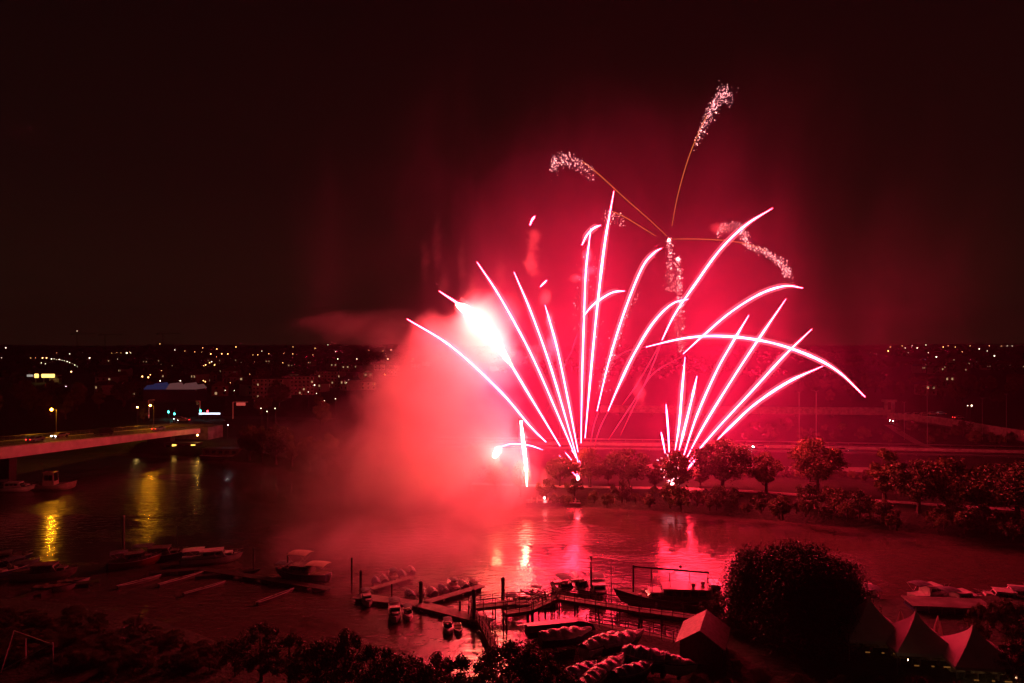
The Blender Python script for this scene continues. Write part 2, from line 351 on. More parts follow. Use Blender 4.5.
def glit_col(px, py0, py1, label, n):
    p = at(px, py0, 172); root = empty('glitter_burst', p); tag(root, label, 'firework', 'white glitter bursts')
    b = MB(); b.ball((0, 0, 0), .33, 8); b.build('burst_core', WCORE, root)
    rn = random.Random(px); b = MB()
    for k in range(18):
        d = Vector((rn.gauss(0, 1), rn.gauss(0, 1), rn.gauss(0, 1))).normalized(); b.tube([d * .4, d * rn.uniform(.5, 1.5)], [.03, .008], 4)
    b.build('burst_rays', GLIT, root)
    b = MB(); z1 = (py1 - py0) / F * 172
    for k in range(int(n * 1.7)):
        t = rn.random(); b.octa((rn.gauss(0, .35 + .5 * t) + t * .8, rn.gauss(0, .5), -t * z1), rn.choice((.03, .04, .05, .09)) * (1.15 - .5 * t), 1.6)
    tag(b.build('glitter_column', GLIT, root), kind='stuff')
glit_col(669, 240, 292, 'upper white burst with glitter dropping below it', 90)
glit_col(678, 259, 352, 'lower white burst with a long column of falling glitter', 170)
def mine(px, py, Y, label, n, h, wd):
    p = at(px, py, Y); root = empty('spark_fountain', p); tag(root, label, 'firework', 'spark fountains')
    b = MB(); b.ball((0, 0, 0), .35, 8, 1.3); b.build('fountain_core', WCORE, root); rn = random.Random(px); b = MB()
    for k in range(n):
        t = rn.random(); b.octa((rn.gauss(0, wd) * (.3 + t), rn.gauss(0, wd) * .6, -0.6 + t * h), rn.uniform(.05, .13), 1.5)
    tag(b.build('fountain_sparks', GLIT, root), kind='stuff')
mine(578, 478, 160, 'spark fountain at the foot of the left fan on the far bank', 30, 3.5, .35)
mine(672, 484, 159, 'spark fountain at the foot of the right fan among the branches', 160, 7.5, 1.3)
# ---------------------------------------------------------------- smoke
def E(px, py, Y, rx, ry, rz): p = at(px, py, Y); return (p.x, p.y, p.z, rx, ry, rz)
PL = [E(486, 330, 152, 11, 9, 11), E(462, 366, 150, 15, 11, 13), E(442, 412, 147, 20, 12, 15), E(432, 462, 143, 22, 13, 14), E(480, 440, 146, 13, 9, 16)]
smoke_obj('smoke_plume', 'dense glowing firework smoke rolling down onto the river', PL, smoke_mat('dense smoke', PL, .10, .055, 2.0, 5, .62, (.985, .66, .985), aniso=.3, step=.28, rough=.66))
VE = [E(640, 345, 168, 105, 42, 72), E(560, 440, 165, 95, 38, 32), E(740, 440, 165, 75, 34, 26), E(615, 240, 178, 72, 34, 50)]
smoke_obj('smoke_veil', 'thin drifting smoke veil around the firework fans', VE, smoke_mat('thin smoke', VE, .0072, .03, 2.1, 5, 1.3, (.95, .28, 1.0), (1.3, 1, .45), step=.6, rough=.6))

WS = [E(352, 328, 160, 15, 8, 4), E(392, 334, 158, 12, 7, 6), E(315, 322, 165, 9, 6, 3), E(350, 470, 150, 26, 12, 14)]
smoke_obj('smoke_wisp', 'faint torn smoke drifting left of the dense plume', WS, smoke_mat('wispy smoke', WS, .03, .13, 3.2, 5, 1.0, (.95, .6, .98), (.7, 1, 1.3), step=.3))
PF = [E(546, 298, 153, 1.6, 1.6, 2.6), E(549, 318, 153, 1.3, 1.3, 3.4), E(553, 345, 153, 1.6, 1.6, 4.5), E(534, 355, 160, 2.6, 2, 3), E(588, 256, 156, 1.6, 1.4, 2.2), E(588, 270, 156, 2.2, 1.5, 1.4), E(577, 278, 156, 2.8, 1.5, 1.2), E(533, 240, 160, 2.2, 1.5, 4), E(532, 262, 160, 2.6, 1.5, 4.2), E(720, 228, 174, 3.5, 2, 1.8), E(545, 481, 150, 1.5, 1.4, 3.4), E(640, 390, 165, 1.8, 1.5, 5)]
smoke_obj('smoke_puffs', 'small curled smoke puffs hanging between the firework trails', PF, smoke_mat('puff smoke', PF, .16, .32, 1.9, 3, .8, (.96, .8, .93), k=.12, step=.25))

LM = [E(405, 560, 110, 22, 14, 8), E(460, 555, 114, 16, 11, 7), E(335, 560, 112, 15, 11, 7), E(395, 590, 98, 14, 7, 4)]
smoke_obj('river_smoke', 'thin smoke lying low over the pontoons', LM, smoke_mat('low smoke', LM, .060, .10, 1.8, 4, .8, (.98, .66, .98), step=.4))

LP = [E(420, 470, 142, 34, 16, 17), E(400, 525, 128, 34, 20, 14), E(350, 480, 136, 24, 15, 18), E(470, 520, 132, 20, 15, 12), E(420, 570, 112, 24, 14, 9)]
smoke_obj('smoke_skirt', 'softer smoke spreading from the foot of the plume over the water', LP, smoke_mat('soft smoke', LP, .042, .05, 2.0, 5, 1.1, (.985, .66, .985), aniso=.3, step=.4))
TW = [E(437, 245, 158, 1.5, 1.4, 9), E(444, 285, 158, 1.6, 1.4, 7), E(462, 262, 158, 1.3, 1.3, 7), E(474, 285, 158, 1.6, 1.4, 6), E(500, 270, 158, 1.8, 1.4, 6), E(425, 262, 160, 1.6, 1.5, 8)]
smoke_obj('smoke_streaks', 'faint upright smoke streaks left by earlier stars above the plume', TW, smoke_mat('streak smoke', TW, .035, .3, 1.8, 3, 1.0, (.95, .6, .95), k=.1, step=.3))
# ---------------------------------------------------------------- shared materials
BARK = mat('bark', (.07, .055, .04), .9, var=.4, scale=4)
LEAF = mat('leaves', (.125, .12, .04), .5, var=.5, scale=.5)
LEAFD = mat('dark leaves', (.075, .085, .03), .6, var=.5, scale=.5)
WILLOWL = mat('willow leaves', (.05, .07, .035), .6, var=.4, scale=.6)
CONC = mat('concrete', (.32, .31, .29), .85, var=.25, scale=.8, bump=.01, bscale=6)
CONCD = mat('weathered concrete', (.2, .19, .18), .9, var=.35, scale=.5)
STEEL = mat('galvanised steel', (.45, .45, .45), .35, metal=.8)
DSTEEL = mat('dark steel', (.08, .08, .085), .5, metal=.3)
WOOD = mat('weathered decking', (.2, .16, .12), .75, var=.35, scale=3)
WOODD = mat('dark tarred timber', (.05, .04, .035), .6, var=.4, scale=3)
WHITE = mat('white gelcoat', (.75, .75, .73), .22, var=.08, scale=1.5)
CREAM = mat('cream paint', (.6, .55, .45), .4, var=.1, scale=1.5)
NAVY = mat('navy hull paint', (.03, .05, .12), .3)
REDP = mat('dark red hull paint', (.25, .04, .03), .35)
BLACKP = mat('black hull paint', (.02, .02, .022), .35)
GLASS = mat('dark window glass', (.015, .017, .02), .06, spec=.9)
CANVAS = mat('boat canvas', (.14, .16, .2), .75, var=.3, scale=2)
TARP = mat('wrinkled silver tarpaulin', (.62, .62, .64), .30, var=.15, scale=2, bump=.10, bscale=3.2)
BTARP = mat('wrinkled blue tarpaulin', (.20, .26, .4), .32, var=.2, scale=2, bump=.08, bscale=3.0)
TENTM = mat('tent fabric', (.74, .73, .7), .6, var=.06, scale=1)
RUBBER = mat('rubber', (.02, .02, .02), .8)
ROOFT = mat('roof tiles', (.16, .07, .05), .8, var=.35, scale=1.2)
SLATE = mat('slate roof', (.09, .09, .1), .6, var=.3, scale=1)
BRICK = mat('brick wall', (.26, .16, .12), .85, var=.25, scale=2)
PLAST = mat('pale render wall', (.5, .46, .4), .85, var=.12, scale=.5)
L_WARM = emit('warm lamp', (1, .45, .13), 10, False)
L_WHITE = emit('white lamp', (1, .76, .5), 8, False)
L_AMB = emit('sodium lamp', (1, .34, .008), 800.0)
WIN_A = emit('lit amber window', (1, .50, .08), 3.2)
WIN_W = emit('lit warm window', (1, .6, .3), .45, False)
WIN_D = emit('dim lit window', (1, .55, .25), .25, False)
HEAD = emit('car headlight', (.9, .95, 1), 60.0, False)
TAIL = emit('car tail light', (1, .02, .02), 12.0, False)
TG = emit('green traffic signal', (.05, 1, .75), 14.0, False)
TR = emit('red traffic signal', (1, .02, .03), 26.0, False)

# ---------------------------------------------------------------- trees
def leafquad(b, p, s, rn):
    a = Vector((rn.gauss(0, 1), rn.gauss(0, 1), rn.gauss(0, .7)))
    if a.length < .01: a = Vector((1, 0, 0))
    a.normalize(); c_ = a.cross(Vector((rn.gauss(0, 1), rn.gauss(0, 1), rn.gauss(0, 1)))); 
    if c_.length < .01: c_ = a.orthogonal()
    c_.normalize(); k = len(b.v); w = s * .55
    b.v += [tuple(p - a * s), tuple(p + c_ * w), tuple(p + a * s), tuple(p - c_ * w)]; b.f.append((k, k + 1, k + 2, k + 3)); b.m.append(0)
def tree(seed, h, cr, n, ls, leaf=None, low=.22, name='tree', spire=0.0, clumps=26, stems=1):
    rn = random.Random(seed); root = empty(name); cz = h * (low + (1 - low) / 2); hz = h * (1 - low) / 2
    cl = []
    for i in range(clumps):
        while True:
            v = Vector((rn.uniform(-1, 1), rn.uniform(-1, 1), rn.uniform(-1, 1)))
            if .25 < v.length < 1: break
        v = v * (.78 / max(v.length, .55)) if rn.random() < .6 else v * .8
        k = 1 - spire * max(0, v.z)
        cl.append((Vector((v.x * cr * k, v.y * cr * k, cz + v.z * hz)), rn.uniform(.14, .36) * cr))
    cl.append((Vector((0, 0, h - .22 * cr)), .25 * cr))
    b = MB()
    for i in range(n):
        c_, r_ = rn.choice(cl)
        d = Vector((rn.gauss(0, 1), rn.gauss(0, 1), rn.gauss(0, .8))); d.normalize(); p = c_ + d * r_ * (rn.random() ** .45)
        if rn.random() < .06: p = c_ + d * r_ * rn.uniform(1, 1.35)
        if p.z < h * low * .7: p.z = h * low * .7 + rn.random() * .4
        leafquad(b, p, ls * rn.uniform(.6, 1.3), rn)
    b.build('crown', leaf or LEAF, root)
    t = MB(); tr = h * .022 + .06
    top = Vector((rn.uniform(-.1, .1) * cr, rn.uniform(-.1, .1) * cr, h * .8))
    t.tube([(0, 0, -.4), (0, 0, h * .1), top * .45 + Vector((0, 0, .0)), top], [tr * 1.5, tr, tr * .75, tr * .2], 7)
    for c_, r_ in cl[:12]:
        z0 = max(h * .12, min(c_.z * .55, h * .5)); a = top * (z0 / top.z); t.tube([a, a.lerp(c_, .5) + Vector((0, 0, -.05 * h)), c_], [tr * .5, tr * .3, tr * .1], 5)
    t.build('trunk', BARK, root)
    return root
def ground_at(px, py): return on(px, py, 2.5)
TREES = [tree(11, 10, 3.9, 10000, .19, clumps=44), tree(12, 10, 3.4, 9000, .19, spire=.35, clumps=40), tree(13, 10, 4.4, 11500, .20, LEAFD, clumps=50), tree(14, 10, 2.7, 8000, .19, spire=.3, low=.2, clumps=36)]
BUSH = [tree(21, 3.2, 2.2, 2200, .15, LEAFD, low=.02, name='bush', clumps=14), tree(22, 2.6, 1.7, 1700, .15, LEAF, low=.02, name='bush', clumps=12)]
used = set()
def put(proto, loc, s, rz, label, cat, group):
    if proto.name not in used: used.add(proto.name); o = proto; o.location = loc; o.rotation_euler = (0, 0, rz); o.scale = s if isinstance(s, tuple) else (s,) * 3
    else: o = copy_tree(proto, loc, rz, s)
    return tag(o, label, cat, group)
ft = [(590, 487, 447, 0, 'tree standing just right of the foot of the left fan'), (628, 489, 446, 2, 'round tree midway between the two firework fans'),
      (655, 490, 462, 3, 'small tree just left of the foot of the right fan'), (676, 494, 451, 1, 'tree lit from inside by the sparks at the foot of the right fan'),
      (722, 493, 438, 2, 'largest broad tree directly right of the right fan'), (766, 494, 450, 1, 'slim tree between the broad tree and the tall round one'),
      (817, 493, 441, 0, 'tall round tree standing alone on the grassy bank'), (884, 503, 447, 3, 'slim tree right of the tall round tree'),
      (918, 512, 462, 2, 'dark tree at the left of the clump by the right edge'), (948, 516, 458, 0, 'dark tree second from left in the clump by the right edge'),
      (985, 520, 462, 1, 'dark tree in the middle of the clump by the right edge'), (1018, 524, 460, 2, 'dark tree at the far right edge of the bank'),
      (700, 488, 462, 3, 'small tree between the spark lit tree and the broad tree'), (560, 486, 458, 2, 'small tree hidden in smoke at the foot of the left fan'), (608, 484, 466, 3, 'low tree between the first two trees of the bank')]
for i, (px, py, ty, v, lb) in enumerate(ft):
    p = ground_at(px, py); hh = (py - ty) / F * p.y; k = hh / 10; put(TREES[v], p, (k * random.uniform(1.2, 1.6), k * 1.3, k * random.uniform(.95, 1.08)), i * 1.3, lb, 'tree', 'trees along the far bank')
rb = random.Random(5)
for i in range(92):
    px = 545 + i * 5.3 + rb.uniform(-4, 4); py = 505 + max(0, (px - 640)) * .085 - rb.uniform(-1, 12)
    if px > 1030: break
    if rb.random() < .18: continue
    p = on(px, py, 2.2); put(BUSH[i % 2], p, rb.choice((.5, .7, .9, 1.2, 1.5)) * rb.uniform(.8, 1.1), rb.uniform(0, 6), 'low dark bush at the water edge of the far bank', 'bush', 'bushes along the far bank')
for i in range(22):
    px = 735 + i * 13; p = on(px, 477 + (px - 735) * .018 + rb.uniform(-2, 2), 2.5); put(BUSH[i % 2], p, rb.uniform(.7, 1.0), rb.uniform(0, 6), 'hedge bush in the row behind the riverside path', 'bush', 'hedge row behind the riverside path')
for i, (px, py) in enumerate([(250, 459), (262, 462), (276, 463), (292, 466), (310, 470), (328, 474), (350, 478), (372, 482), (395, 485), (420, 488), (446, 490), (470, 492), (495, 494), (520, 495)]):
    p = on(px, py, 2.5); put(TREES[i % 4], p, rb.uniform(.7, 1.1), i * 2.1, 'bank tree in the dark and smoke left of the firework fans', 'tree', 'trees of the far bank behind the smoke')
for i in range(34):
    px = rb.uniform(-40, 330); Y = rb.uniform(255, 420)
    if 138 < px < 248: Y = 470 + rb.random() * 60
    if px < 140: Y = rb.uniform(290, 400)
    p = at(px, 345, Y); p.z = height_far(p.x, p.y); put(TREES[i % 4], p, rb.uniform(.8, 1.45) if not 138 < px < 248 else .7, i * 1.1, 'dark tree in the wooded ground behind the road bridge', 'tree', 'dark trees behind the road bridge')
for i in range(30):
    px = 800 + i * 8 + rb.uniform(-4, 4); Y = rb.uniform(360, 520); p = at(px, 345, Y); p.z = height_far(p.x, p.y)
    put(TREES[(i + 1) % 4], p, rb.uniform(.8, 1.3), i * 1.7, 'dark tree in the belt beyond the motorway', 'tree', 'dark trees beyond the motorway')
# distant woods that read as one mass
def wood():
    b = MB(); rn = random.Random(31)
    for i in range(2100):
        Y = rn.uniform(600, 3250); x = (rn.uniform(-120, 1150) - CX) / F * Y
        if noise.noise(Vector((x * .004, Y * .004, 9))) < -.12: continue
        z = height_far(x, Y); hh = rn.uniform(6, 12); r_ = rn.uniform(5, 10)
        for k in range(9):
            c_ = Vector((x + rn.gauss(0, r_ * .6), Y + rn.gauss(0, r_ * .6), z + hh * rn.uniform(.3, .75)))
            for q in range(5): leafquad(b, c_ + Vector((rn.gauss(0, 1.6), rn.gauss(0, 1.6), rn.gauss(0, 1.2))), rn.uniform(1.2, 2.4), rn)
    tag(b.build('distant_woods', LEAFD), 'dark distant woods spreading over the plain to the horizon', 'woods', kind='stuff')
wood()

# ---------------------------------------------------------------- far town
def solve(px, py, h):
    Y = 240.0
    while Y < 3150:
        x = (px - CX) / F * Y
        if CAMZ - (py - HZ) / F * Y <= height_far(x, Y) + h: break
        Y += 12
    Y = min(Y, 3120); x = (px - CX) / F * Y; return Vector((x, Y, height_far(x, Y)))
def lamp_proto(name, m, r):
    b = MB(); b.tube([(0, 0, -.5), (0, 0, 8)], [.12, .07], 6); b.tube([(0, 0, 8), (0, -.9, 8.25)], .05, 5); b.cm = 1; b.ball((0, -.9, 8.1), r, 8); return b.build(name, [DSTEEL, m])
protos = {}
def lamp(px, py, m, r, label='small distant street lamp glowing in the dark town', group='distant street lamps'):
    q_ = solve(px, py, 8); r = min((.14, .28, .5, .85, 1.3), key=lambda v: abs(v - r * q_.y / 1100)); k = (m.name, r)
    if k not in protos: protos[k] = lamp_proto('street_lamp', m, r); o = protos[k]
    else: o = protos[k].copy(); COL.objects.link(o)
    o.location = q_; tag(o, label, 'street lamp', group); return o
LL = [(6, 348, 'w', 2), (2, 358, 'w', 1), (57, 353, 'a', 1), (70, 354, 'w', 2), (83, 353, 'w', 1), (90, 358, 'w', 3), (31, 358, 'a', 1), (36, 358, 'a', 1), (43, 358, 'a', 3), (47, 358, 'a', 3), (42, 363, 'w', 2), (46, 364, 'w', 2),
      (105, 358, 'a', 1), (112, 353, 'a', 1), (117, 353, 'a', 1), (121, 353, 'a', 1), (127, 353, 'w', 3), (131, 353, 'w', 2), (118, 359, 'w', 1), (160, 344, 'a', 1), (175, 350, 'w', 1), (185, 351, 'a', 1), (195, 352, 'a', 1), (203, 348, 'a', 1), (217, 349, 'a', 2),
      (236, 347, 'a', 3), (211, 354, 'a', 3), (222, 354, 'a', 3), (228, 354, 'a', 3), (206, 365, 'a', 3), (210, 363, 'a', 3), (215, 365, 'a', 3), (204, 366, 'a', 2), (212, 362, 'w', 3), (229, 369, 'w', 2), (255, 362, 'a', 3), (253, 355, 'a', 1), (262, 351, 'w', 1),
      (143, 377, 'a', 3), (149, 378, 'a', 3), (151, 375, 'a', 2), (161, 381, 'w', 2), (162, 371, 'a', 1), (181, 381, 'w', 2), (204, 381, 'a', 3), (206, 382, 'a', 3), (231, 383, 'a', 2), (226, 392, 'w', 1), (235, 392, 'w', 1),
      (72, 372, 'a', 3), (258, 355, 'a', 2), (269, 354, 'a', 2), (293, 347, 'a', 1), (293, 354, 'a', 2), (328, 345, 'w', 1), (283, 363, 'a', 2), (295, 363, 'a', 1), (250, 375, 'a', 1), (313, 355, 'a', 1), (338, 359, 'w', 2), (357, 359, 'w', 2),
      (388, 359, 'w', 3), (383, 351, 'a', 1), (391, 350, 'w', 1), (410, 352, 'w', 1), (413, 359, 'a', 2), (344, 375, 'w', 3), (385, 375, 'a', 3), (347, 383, 'w', 2), (349, 380, 'w', 1), (315, 386, 'w', 3), (309, 393, 'w', 2), (317, 394, 'w', 2), (282, 385, 'a', 1), (375, 385, 'a', 2), (325, 401, 'w', 2), (336, 400, 'w', 1), (262, 411, 'w', 2), (268, 412, 'w', 1), (276, 411, 'w', 1),
      (888, 351, 'a', 3), (902, 346, 'a', 1), (905, 348, 'w', 1), (912, 346, 'w', 1), (917, 348, 'w', 2), (908, 353, 'w', 1), (926, 345, 'w', 1), (928, 353, 'w', 2), (943, 347, 'a', 3), (948, 346, 'a', 1), (936, 357, 'w', 3), (979, 349, 'w', 2), (987, 351, 'w', 1), (989, 346, 'a', 1), (994, 356, 'w', 3), (1007, 346, 'w', 1), (1012, 346, 'w', 1), (1001, 346, 'a', 1), (962, 352, 'a', 1), (870, 353, 'a', 1), (876, 354, 'w', 1), (890, 347, 'a', 1), (955, 347, 'a', 1), (970, 346, 'a', 1), (966, 406, 'w', 2), (970, 406, 'w', 3)]
for i in range(11): t = i / 10; LL.append((52 + 26 * t, 359 + 8 * t * t, 'w', 1 + (i % 3 == 0)))
for i in range(10): LL.append((rb.uniform(100, 420), 348 + abs(rb.gauss(0, 5)), rb.choice('aaw'), 1))
for px, py, c_, s_ in LL: lamp(px, py, L_WARM if c_ == 'a' else L_WHITE, {1: .28, 2: .5, 3: .85}[s_] * (1 if py > 352 else 1.5))

def house(name, w, d, hh, wallm, roofm, lit, seed, roof=True, floors=2):
    rn = random.Random(seed); r_ = empty(name); b = MB(); b.box((0, 0, hh / 2 - .5), (w, d, hh + 1)); b.build('wall', wallm, r_)
    b = MB()
    if roof:
        o = .4; rh = w * .32
        vs = [(-w / 2 - o, -d / 2 - o, hh), (w / 2 + o, -d / 2 - o, hh), (w / 2 + o, d / 2 + o, hh), (-w / 2 - o, d / 2 + o, hh), (0, -d / 2 - o, hh + rh), (0, d / 2 + o, hh + rh)]
        b.add(vs, [(0, 1, 4), (2, 3, 5), (1, 2, 5, 4), (3, 0, 4, 5), (0, 3, 2, 1)]); rf = b.build('roof', roofm, r_)
        b = MB(); b.box((w * .2, d * .1, hh + rh * .9), (.8, .8, 1.8)); b.build('chimney', BRICK, rf)
    else:
        b.box((0, 0, hh + .25), (w + .3, d + .3, .5)); b.build('roof', roofm, r_)
    n = max(2, int(w / 3.2))
    for f in range(floors):
        for k in range(n):
            m = WIN_W if rn.random() < lit else GLASS
            b = MB(); b.box((-w / 2 + (k + .5) * w / n, -d / 2 - .02, hh * (f + .55) / floors), (1.2, .1, 1.4)); b.build('window', m, r_)
    return r_
HP = [(house('house', 9, 11, 6, BRICK, ROOFT, .2, 1), 'small brick house with dark tiled roof in the far town'), (house('house', 8, 10, 6.5, PLAST, SLATE, .25, 2), 'pale rendered house with slate roof in the far town'),
      (house('house', 12, 9, 6, PLAST, ROOFT, .15, 3), 'wide pale house with tiled roof in the far town')]
AP = house('apartment_block', 26, 12, 15, PLAST, SLATE, .14, 4, False, 5)
for i in range(66):
    px = rb.uniform(100, 430) if i < 50 else rb.uniform(870, 1030); Y = rb.uniform(440, 1100); p = at(px, 345, Y); p.z = height_far(p.x, p.y); v = i % 3
    put(HP[v][0], p, rb.uniform(.9, 1.2), rb.uniform(-.8, .8), HP[v][1], 'house', 'houses of the far town')
for px, Y, lb in ((272, 420, 'apartment block nearest the smoke, left of the round treetops'), (300, 450, 'apartment block with round gable shape behind the smoke edge'), (330, 520, 'apartment block partly veiled by red smoke'), (215, 900, 'long distant apartment block behind the orange street lights')):
    p = at(px, 345, Y); p.z = height_far(p.x, p.y); put(AP, p, .8, rb.uniform(-.3, .3), lb, 'apartment block', 'apartment blocks of the far town')

# petrol station glowing on the left
def petrol():
    p = solve(44, 382, 1); r_ = empty('petrol_station', p); tag(r_, 'distant petrol station with glowing yellow canopy on the left', 'petrol station')
    k = p.y / F
    b = MB(); b.box((2 * k, 0, 7 * k), (26 * k, 8 * k, 1.0 * k)); b.build('canopy', WHITE, r_)
    YB = emit('lit yellow panel', (1, .62, .15), 2.6, False); b = MB(); b.box((7 * k, -4.1 * k, 6.9 * k), (13 * k, .2 * k, 3.6 * k)); b.box((-4.5 * k, -4.1 * k, 6.9 * k), (4 * k, .2 * k, 4 * k)); b.build('lit_fascia', YB, r_)
    b = MB(); b.box((-11 * k, -4.1 * k, 7 * k), (6 * k, .2 * k, 2.2 * k)); b.build('sign_panel', emit('dim white panel', (1, .9, .8), .35, False), r_)
    for q in (-8, 0, 8, 13): b = MB(); b.tube([(q * k, 0, -.5), (q * k, 0, 6.5 * k)], .35 * k, 6); b.build('column', STEEL, r_)
    b = MB(); b.box((9 * k, 4 * k, 2 * k), (10 * k, 4 * k, 4 * k)); b.build('kiosk', PLAST, r_)
    q = solve(58, 386, .5); b = MB(); k = q.y / F
    for i in range(9):
        cpos = Vector(((-9 + i * 2.6 - i * .1) * k, -i * 1.2 * k, (.4 - .12 * i) * k)); 
        o = copy_tree(CAR, q + cpos, .4); tag(o, 'queueing car with glowing red tail lights below the petrol station', 'car', 'cars queueing by the petrol station')
# cars
def car(name='car', lights=True):
    r_ = empty(name)
    b = MB(); pr = [(-2.1, .35), (-2.15, .8), (-1.9, .95), (-1.2, 1.0), (-.7, 1.45), (.8, 1.48), (1.5, .98), (2.1, .85), (2.15, .4)]
    b.loft([[Vector((x_, s_ * w_, z_)) for x_, z_ in pr] for s_, w_ in ((-1, .82), (-1, .86), (1, .86), (1, .82))], close=True); b.build('body', mat('silver car paint', (.4, .41, .43), .3, metal=.5), r_)
    for s_ in (-1, 1):
        b = MB(); b.add([(-1.1, s_ * .875, 1.0), (-.68, s_ * .875, 1.38), (.75, s_ * .875, 1.4), (1.3, s_ * .875, 1.0)], [(0, 1, 2, 3)]); b.build('side_window', GLASS, r_)
        for x_ in (-1.35, 1.35):
            b = MB(); b.tube([(x_, s_ * .70, .33), (x_, s_ * .92, .33)], .33, 12); b.build('wheel', RUBBER, r_)
        b = MB(); b.ball((2.14, s_ * .62, .68), .13, 8); b.build('headlight', HEAD if lights else GLASS, r_)
        b = MB(); b.box((-2.14, s_ * .66, .78), (.06, .28, .16)); b.build('tail_light', TAIL if lights else REDP, r_)
    return r_
CAR = car(); petrol()
# tower cranes on the skyline
for px, lb in ((77, 'tower crane at left on the skyline with a small lamp on top'), (105, 'unlit tower crane right of the lamp topped crane'), (163, 'tower crane farthest right on the skyline')):
    p = at(px, 345, 1500); p.z = height_far(p.x, p.y); r_ = empty('tower_crane', p); tag(r_, lb, 'crane', 'tower cranes'); hh = 46 + px % 5
    b = MB()
    for a_, c_ in ((-.8, -.8), (.8, -.8), (.8, .8), (-.8, .8)): b.tube([(a_, c_, -1), (a_, c_, hh)], .15, 4)
    for k in range(12): b.tube([(-.8, -.8, k * hh / 12), (.8, -.8, (k + 1) * hh / 12)], .1, 4)
    b.build('mast', DSTEEL, r_); b = MB(); b.tube([(-14, 0, hh), (38, 0, hh)], .4, 4); b.tube([(-14, 0, hh), (0, 0, hh + 6), (38, 0, hh)], .15, 4); b.build('jib', DSTEEL, r_)
    b = MB(); b.box((-12, 0, hh - 1.4), (3, 1.6, 2)); b.build('counterweight', CONCD, r_)
    if px == 77: b = MB(); b.ball((0, 0, hh + 6.4), .5, 6); b.build('lamp', L_WHITE, r_)
# ---------------------------------------------------------------- roads on the far side
def strip(name, pts, w, z, m, thick=0.0):
    P = smooth_path(pts, 8); b = MB(); L_, R_ = [], []
    for i, p in enumerate(P):
        d = (P[min(i + 1, len(P) - 1)] - P[max(i - 1, 0)]); d.z = 0; d.normalize(); n_ = Vector((-d.y, d.x, 0)) * w / 2
        L_.append(Vector((p.x, p.y, z if z is not None else p.z)) + n_); R_.append(Vector((p.x, p.y, z if z is not None else p.z)) - n_)
    if thick: b.loft([[l, r, r - Vector((0, 0, thick)), l - Vector((0, 0, thick))] for l, r in zip(L_, R_)])
    else: b.loft([[r, l] for r, l in zip(R_, L_)], close=False)
    return b.build(name, m), P
GRAVEL = mat('pale gravel', (.34, .31, .27), .9, var=.25, scale=1.2)
o, P = strip('riverside_path', [at(400, 345, 163), at(560, 345, 157), at(700, 345, 154), at(800, 345, 148), at(900, 345, 141), at(1040, 345, 134), at(1300, 345, 128)], 2.6, 2.57, GRAVEL); tag(o, kind='structure')
o, P = strip('service_road', [at(560, 345, 186), at(700, 345, 181), at(860, 345, 178), at(1040, 345, 172), at(1300, 345, 165)], 7, 2.58, CONC); tag(o, kind='structure')
o, PM = strip('motorway', [at(430, 345, 225), at(560, 345, 222), at(700, 345, 218), at(860, 345, 212), at(1040, 345, 204), at(1300, 345, 195)], 20, 2.59, ASPH); tag(o, kind='structure')
def barrier(name, path, off, label, m=STEEL, h=.75, group='steel crash barriers of the motorway', solid=False):
    b = MB(); pts = []
    for i, p in enumerate(path):
        d = (path[min(i + 1, len(path) - 1)] - path[max(i - 1, 0)]); d.z = 0; d.normalize(); q = Vector((p.x, p.y, 0)) + Vector((-d.y, d.x, 0)) * off; pts.append(q)
    r_ = empty(name, (pts[0].x, pts[0].y, 2.6)); o0 = pts[0].copy()
    tag(r_, label, 'crash barrier', group)
    rings = [[p - o0 + Vector((0, 0, z_ * h)) + Vector((0, y_, 0)) for y_, z_ in ((-.03, .55), (-.10, .68), (-.03, .78), (-.10, .88), (-.03, 1), (.03, 1), (.03, .55))] for p in pts]
    if solid: rings = [[p - o0 + Vector((0, y_, z_)) for y_, z_ in ((-.3, 0), (-.12, .35), (-.1, h), (.1, h), (.12, .35), (.3, 0))] for p in pts]
    b.loft(rings); b.build('rail', m, r_)
    if not solid:
        b = MB()
        for i in range(0, len(pts)): b.box(pts[i] - o0 + Vector((0, .05, h * .45)), (.1, .1, h))
        b.build('support_posts', STEEL, r_)
barrier('crash_barrier', PM, 10.4, 'steel crash barrier on the far side of the motorway'); barrier('crash_barrier', PM, -10.4, 'steel crash barrier on the river side of the motorway')
barrier('concrete_barrier', PM, 0, 'low concrete barrier along the middle of the motorway', CONC, .9, 'motorway centre barrier', True)
for off in (-8.6, -5.0, 5.0, 8.6):
    P2 = []
    for i, p in enumerate(PM):
        d = (PM[min(i + 1, len(PM) - 1)] - PM[max(i - 1, 0)]); d.z = 0; d.normalize(); P2.append(p + Vector((-d.y, d.x, 0)) * off)
    o, _ = strip('lane_marking', P2, .18, 2.596, mat('white road paint', (.75, .75, .72), .6)); tag(o, kind='structure')
